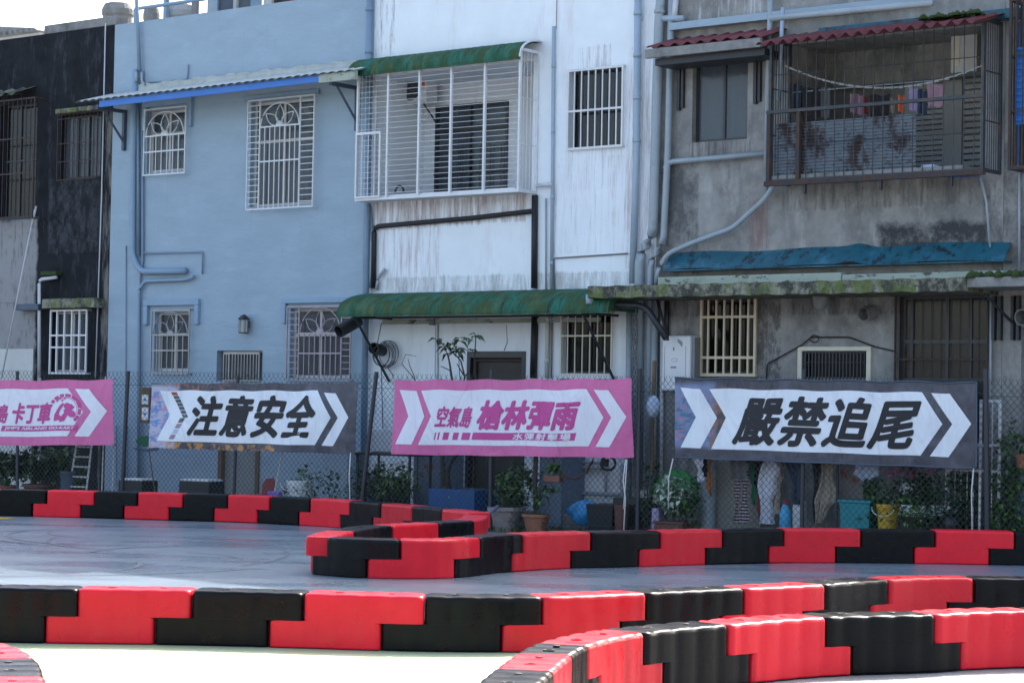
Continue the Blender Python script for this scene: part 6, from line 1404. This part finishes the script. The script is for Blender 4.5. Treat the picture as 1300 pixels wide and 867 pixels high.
# low weeds on the strip behind the fence
b = MB(); rnd = random.Random(21)
for _ in range(2600):
    u = rnd.uniform(N.px(420, 650)[0], N.px(1300, 650)[0]); v = rnd.uniform(-.18, .9) ; s_ = rnd.uniform(.03, .10)
    if rnd.random() < .25 and u > 4: continue
    leaf(b, Vector((u, v, .005)), s_, rnd, .1, Vector((rnd.uniform(-.5, .5), rnd.uniform(-.5, .5), 1)), .2)
single('weeds', b, 'grass', N, 'low green weeds growing along the foot of the fence', 'weeds', kind='stuff')
# grey strap between fence post and the hairpin tip
b = MB(); p, q = P_(632, 643, -.15), P_(606, 652, -.9); b.tube([p, (p + q) / 2 + Vector((0, 0, -.05)), q], .03, 8); single('grey_strap', b, 'light_strap', N, 'grey tube strapped from the fence post to the red hairpin barrier', 'strap', smooth=True)
# balcony washing on the grey house
def bc(x0, x1, y0, y1, m, label, v=.1, cat='garment', folds=3):
    a, z1 = F.px(x0, y0, v); c, z2 = F.px(x1, y1, v); b = MB(); s_ = x0 * .3
    b.slab(lambda q, t: (a + (c - a) * (q * (1 - .15 * t) + .07 * t), v + .03 * sin(q * folds * pi + s_), z2 + (z1 - z2) * (1 - t) + .02 * sin(q * 7)), 10, 6, (0, .01, 0)); single('laundry', b, m, F, label, cat, smooth=True)
for x0, x1, y0, y1, m, l in ((1007, 1018, 108, 143, 'cloth_navy', 'dark blue garment at the left end of the balcony washing'), (1019, 1042, 113, 150, 'cloth_black', 'wide black garment on the balcony washing line'), (1043, 1052, 112, 150, 'cloth_grey', 'narrow grey garment beside the black one on the balcony'),
      (1080, 1086, 121, 144, 'cloth_pink', 'thin pink cloth on the balcony, leftmost of the pink ones'), (1088, 1095, 121, 145, 'cloth_pink', 'wider pink cloth on the balcony beside the small red cloth'), (1096, 1102, 124, 144, 'cloth_red', 'small reddish cloth on the balcony right of the pink cloths'), (1105, 1128, 122, 148, 'cloth_black', 'long black garment in the middle of the balcony washing'),
      (1130, 1136, 125, 142, 'cloth_beige', 'small cream cloth left of the orange one on the balcony'), (1139, 1149, 123, 143, 'orange', 'bright orange cloth on the balcony railing'), (1153, 1166, 112, 140, 'cloth_lilac', 'lilac garment right of the orange cloth on the balcony'), (1166, 1176, 116, 146, 'cloth_navy', 'dark garment between the lilac and pale ones on the balcony'), (1176, 1200, 108, 134, 'cloth_pink', 'pale lilac pink top at the right end of the balcony washing')):
    bc(x0, x1, y0, y1, m, l)
b = MB(); pa, pb = F.px(997, 84, -.35), F.px(1250, 82, -.35); n = 46
for i in range(n):
    t0 = i / n; t1_ = (i + .9) / n; f = lambda t: (pa[0] + (pb[0] - pa[0]) * t, -.35 + (.012 if i % 2 else 0), pa[1] + (pb[1] - pa[1]) * t - 1.25 * t * (1 - t)); b.tube([f(t0), f(t1_)], .016 if i % 2 else .011, 5)
single('hanging_chain', b, 'shutter', F, 'pale plastic chain sagging across the caged balcony', 'chain')
b = MB(); a, z = F.px(1004, 118, .1); c, _ = F.px(1205, 112, .1); b.tube([(a, .1, z), (c, .1, z)], .01, 5); single('drying_rod', b, 'pipe_grey', F, 'grey drying rod carrying the washing on the caged balcony', 'rod')
R_ = Root('wall_shelf', F, U(1180, 90, .6), .6, Z(1180, 92, .6), 'off white cabinet hanging in the right corner of the caged balcony', 'cabinet'); a, c, e, f = F.rect(1207, 30, 1240, 92, .6)
b = MB(); b.box(a, c, .6, 1.0, e, f); R_.part('body', b, 'shelf_white', bevel=.01); b = MB(); b.box(a + .04, a + .14, .59, .598, e + .1, f - .1); R_.part('panel', b, 'cream_pale')
b = MB(); a, c, e, f = F.rect(1170, 209, 1188, 221, -.3); b.box(a, c, -.35, -.15, e, f); single('cloth_bundle', b, 'cloth_pale', F, 'pale blue cloth bundle on the balcony floor', 'bundle', bevel=.03)
b = MB(); a, c, e, f = F.rect(1196, 219, 1232, 223, -.3); b.box(a, c, -.35, -.05, e, f + .01); single('blue_tray', b, 'bright_blue', F, 'bright blue tray at the right of the balcony floor', 'tray', bevel=.01)
b = MB(); 
u, z = F.px(507, 244, -.2); b.tube([(u + .09 * cos(j * pi / 8), -.2, z + .10 * sin(j * pi / 8)) for j in range(9)], .018, 6); single('black_ring', b, 'near_black', F, 'small black looped hose on the white cage floor', 'hose', smooth=True)
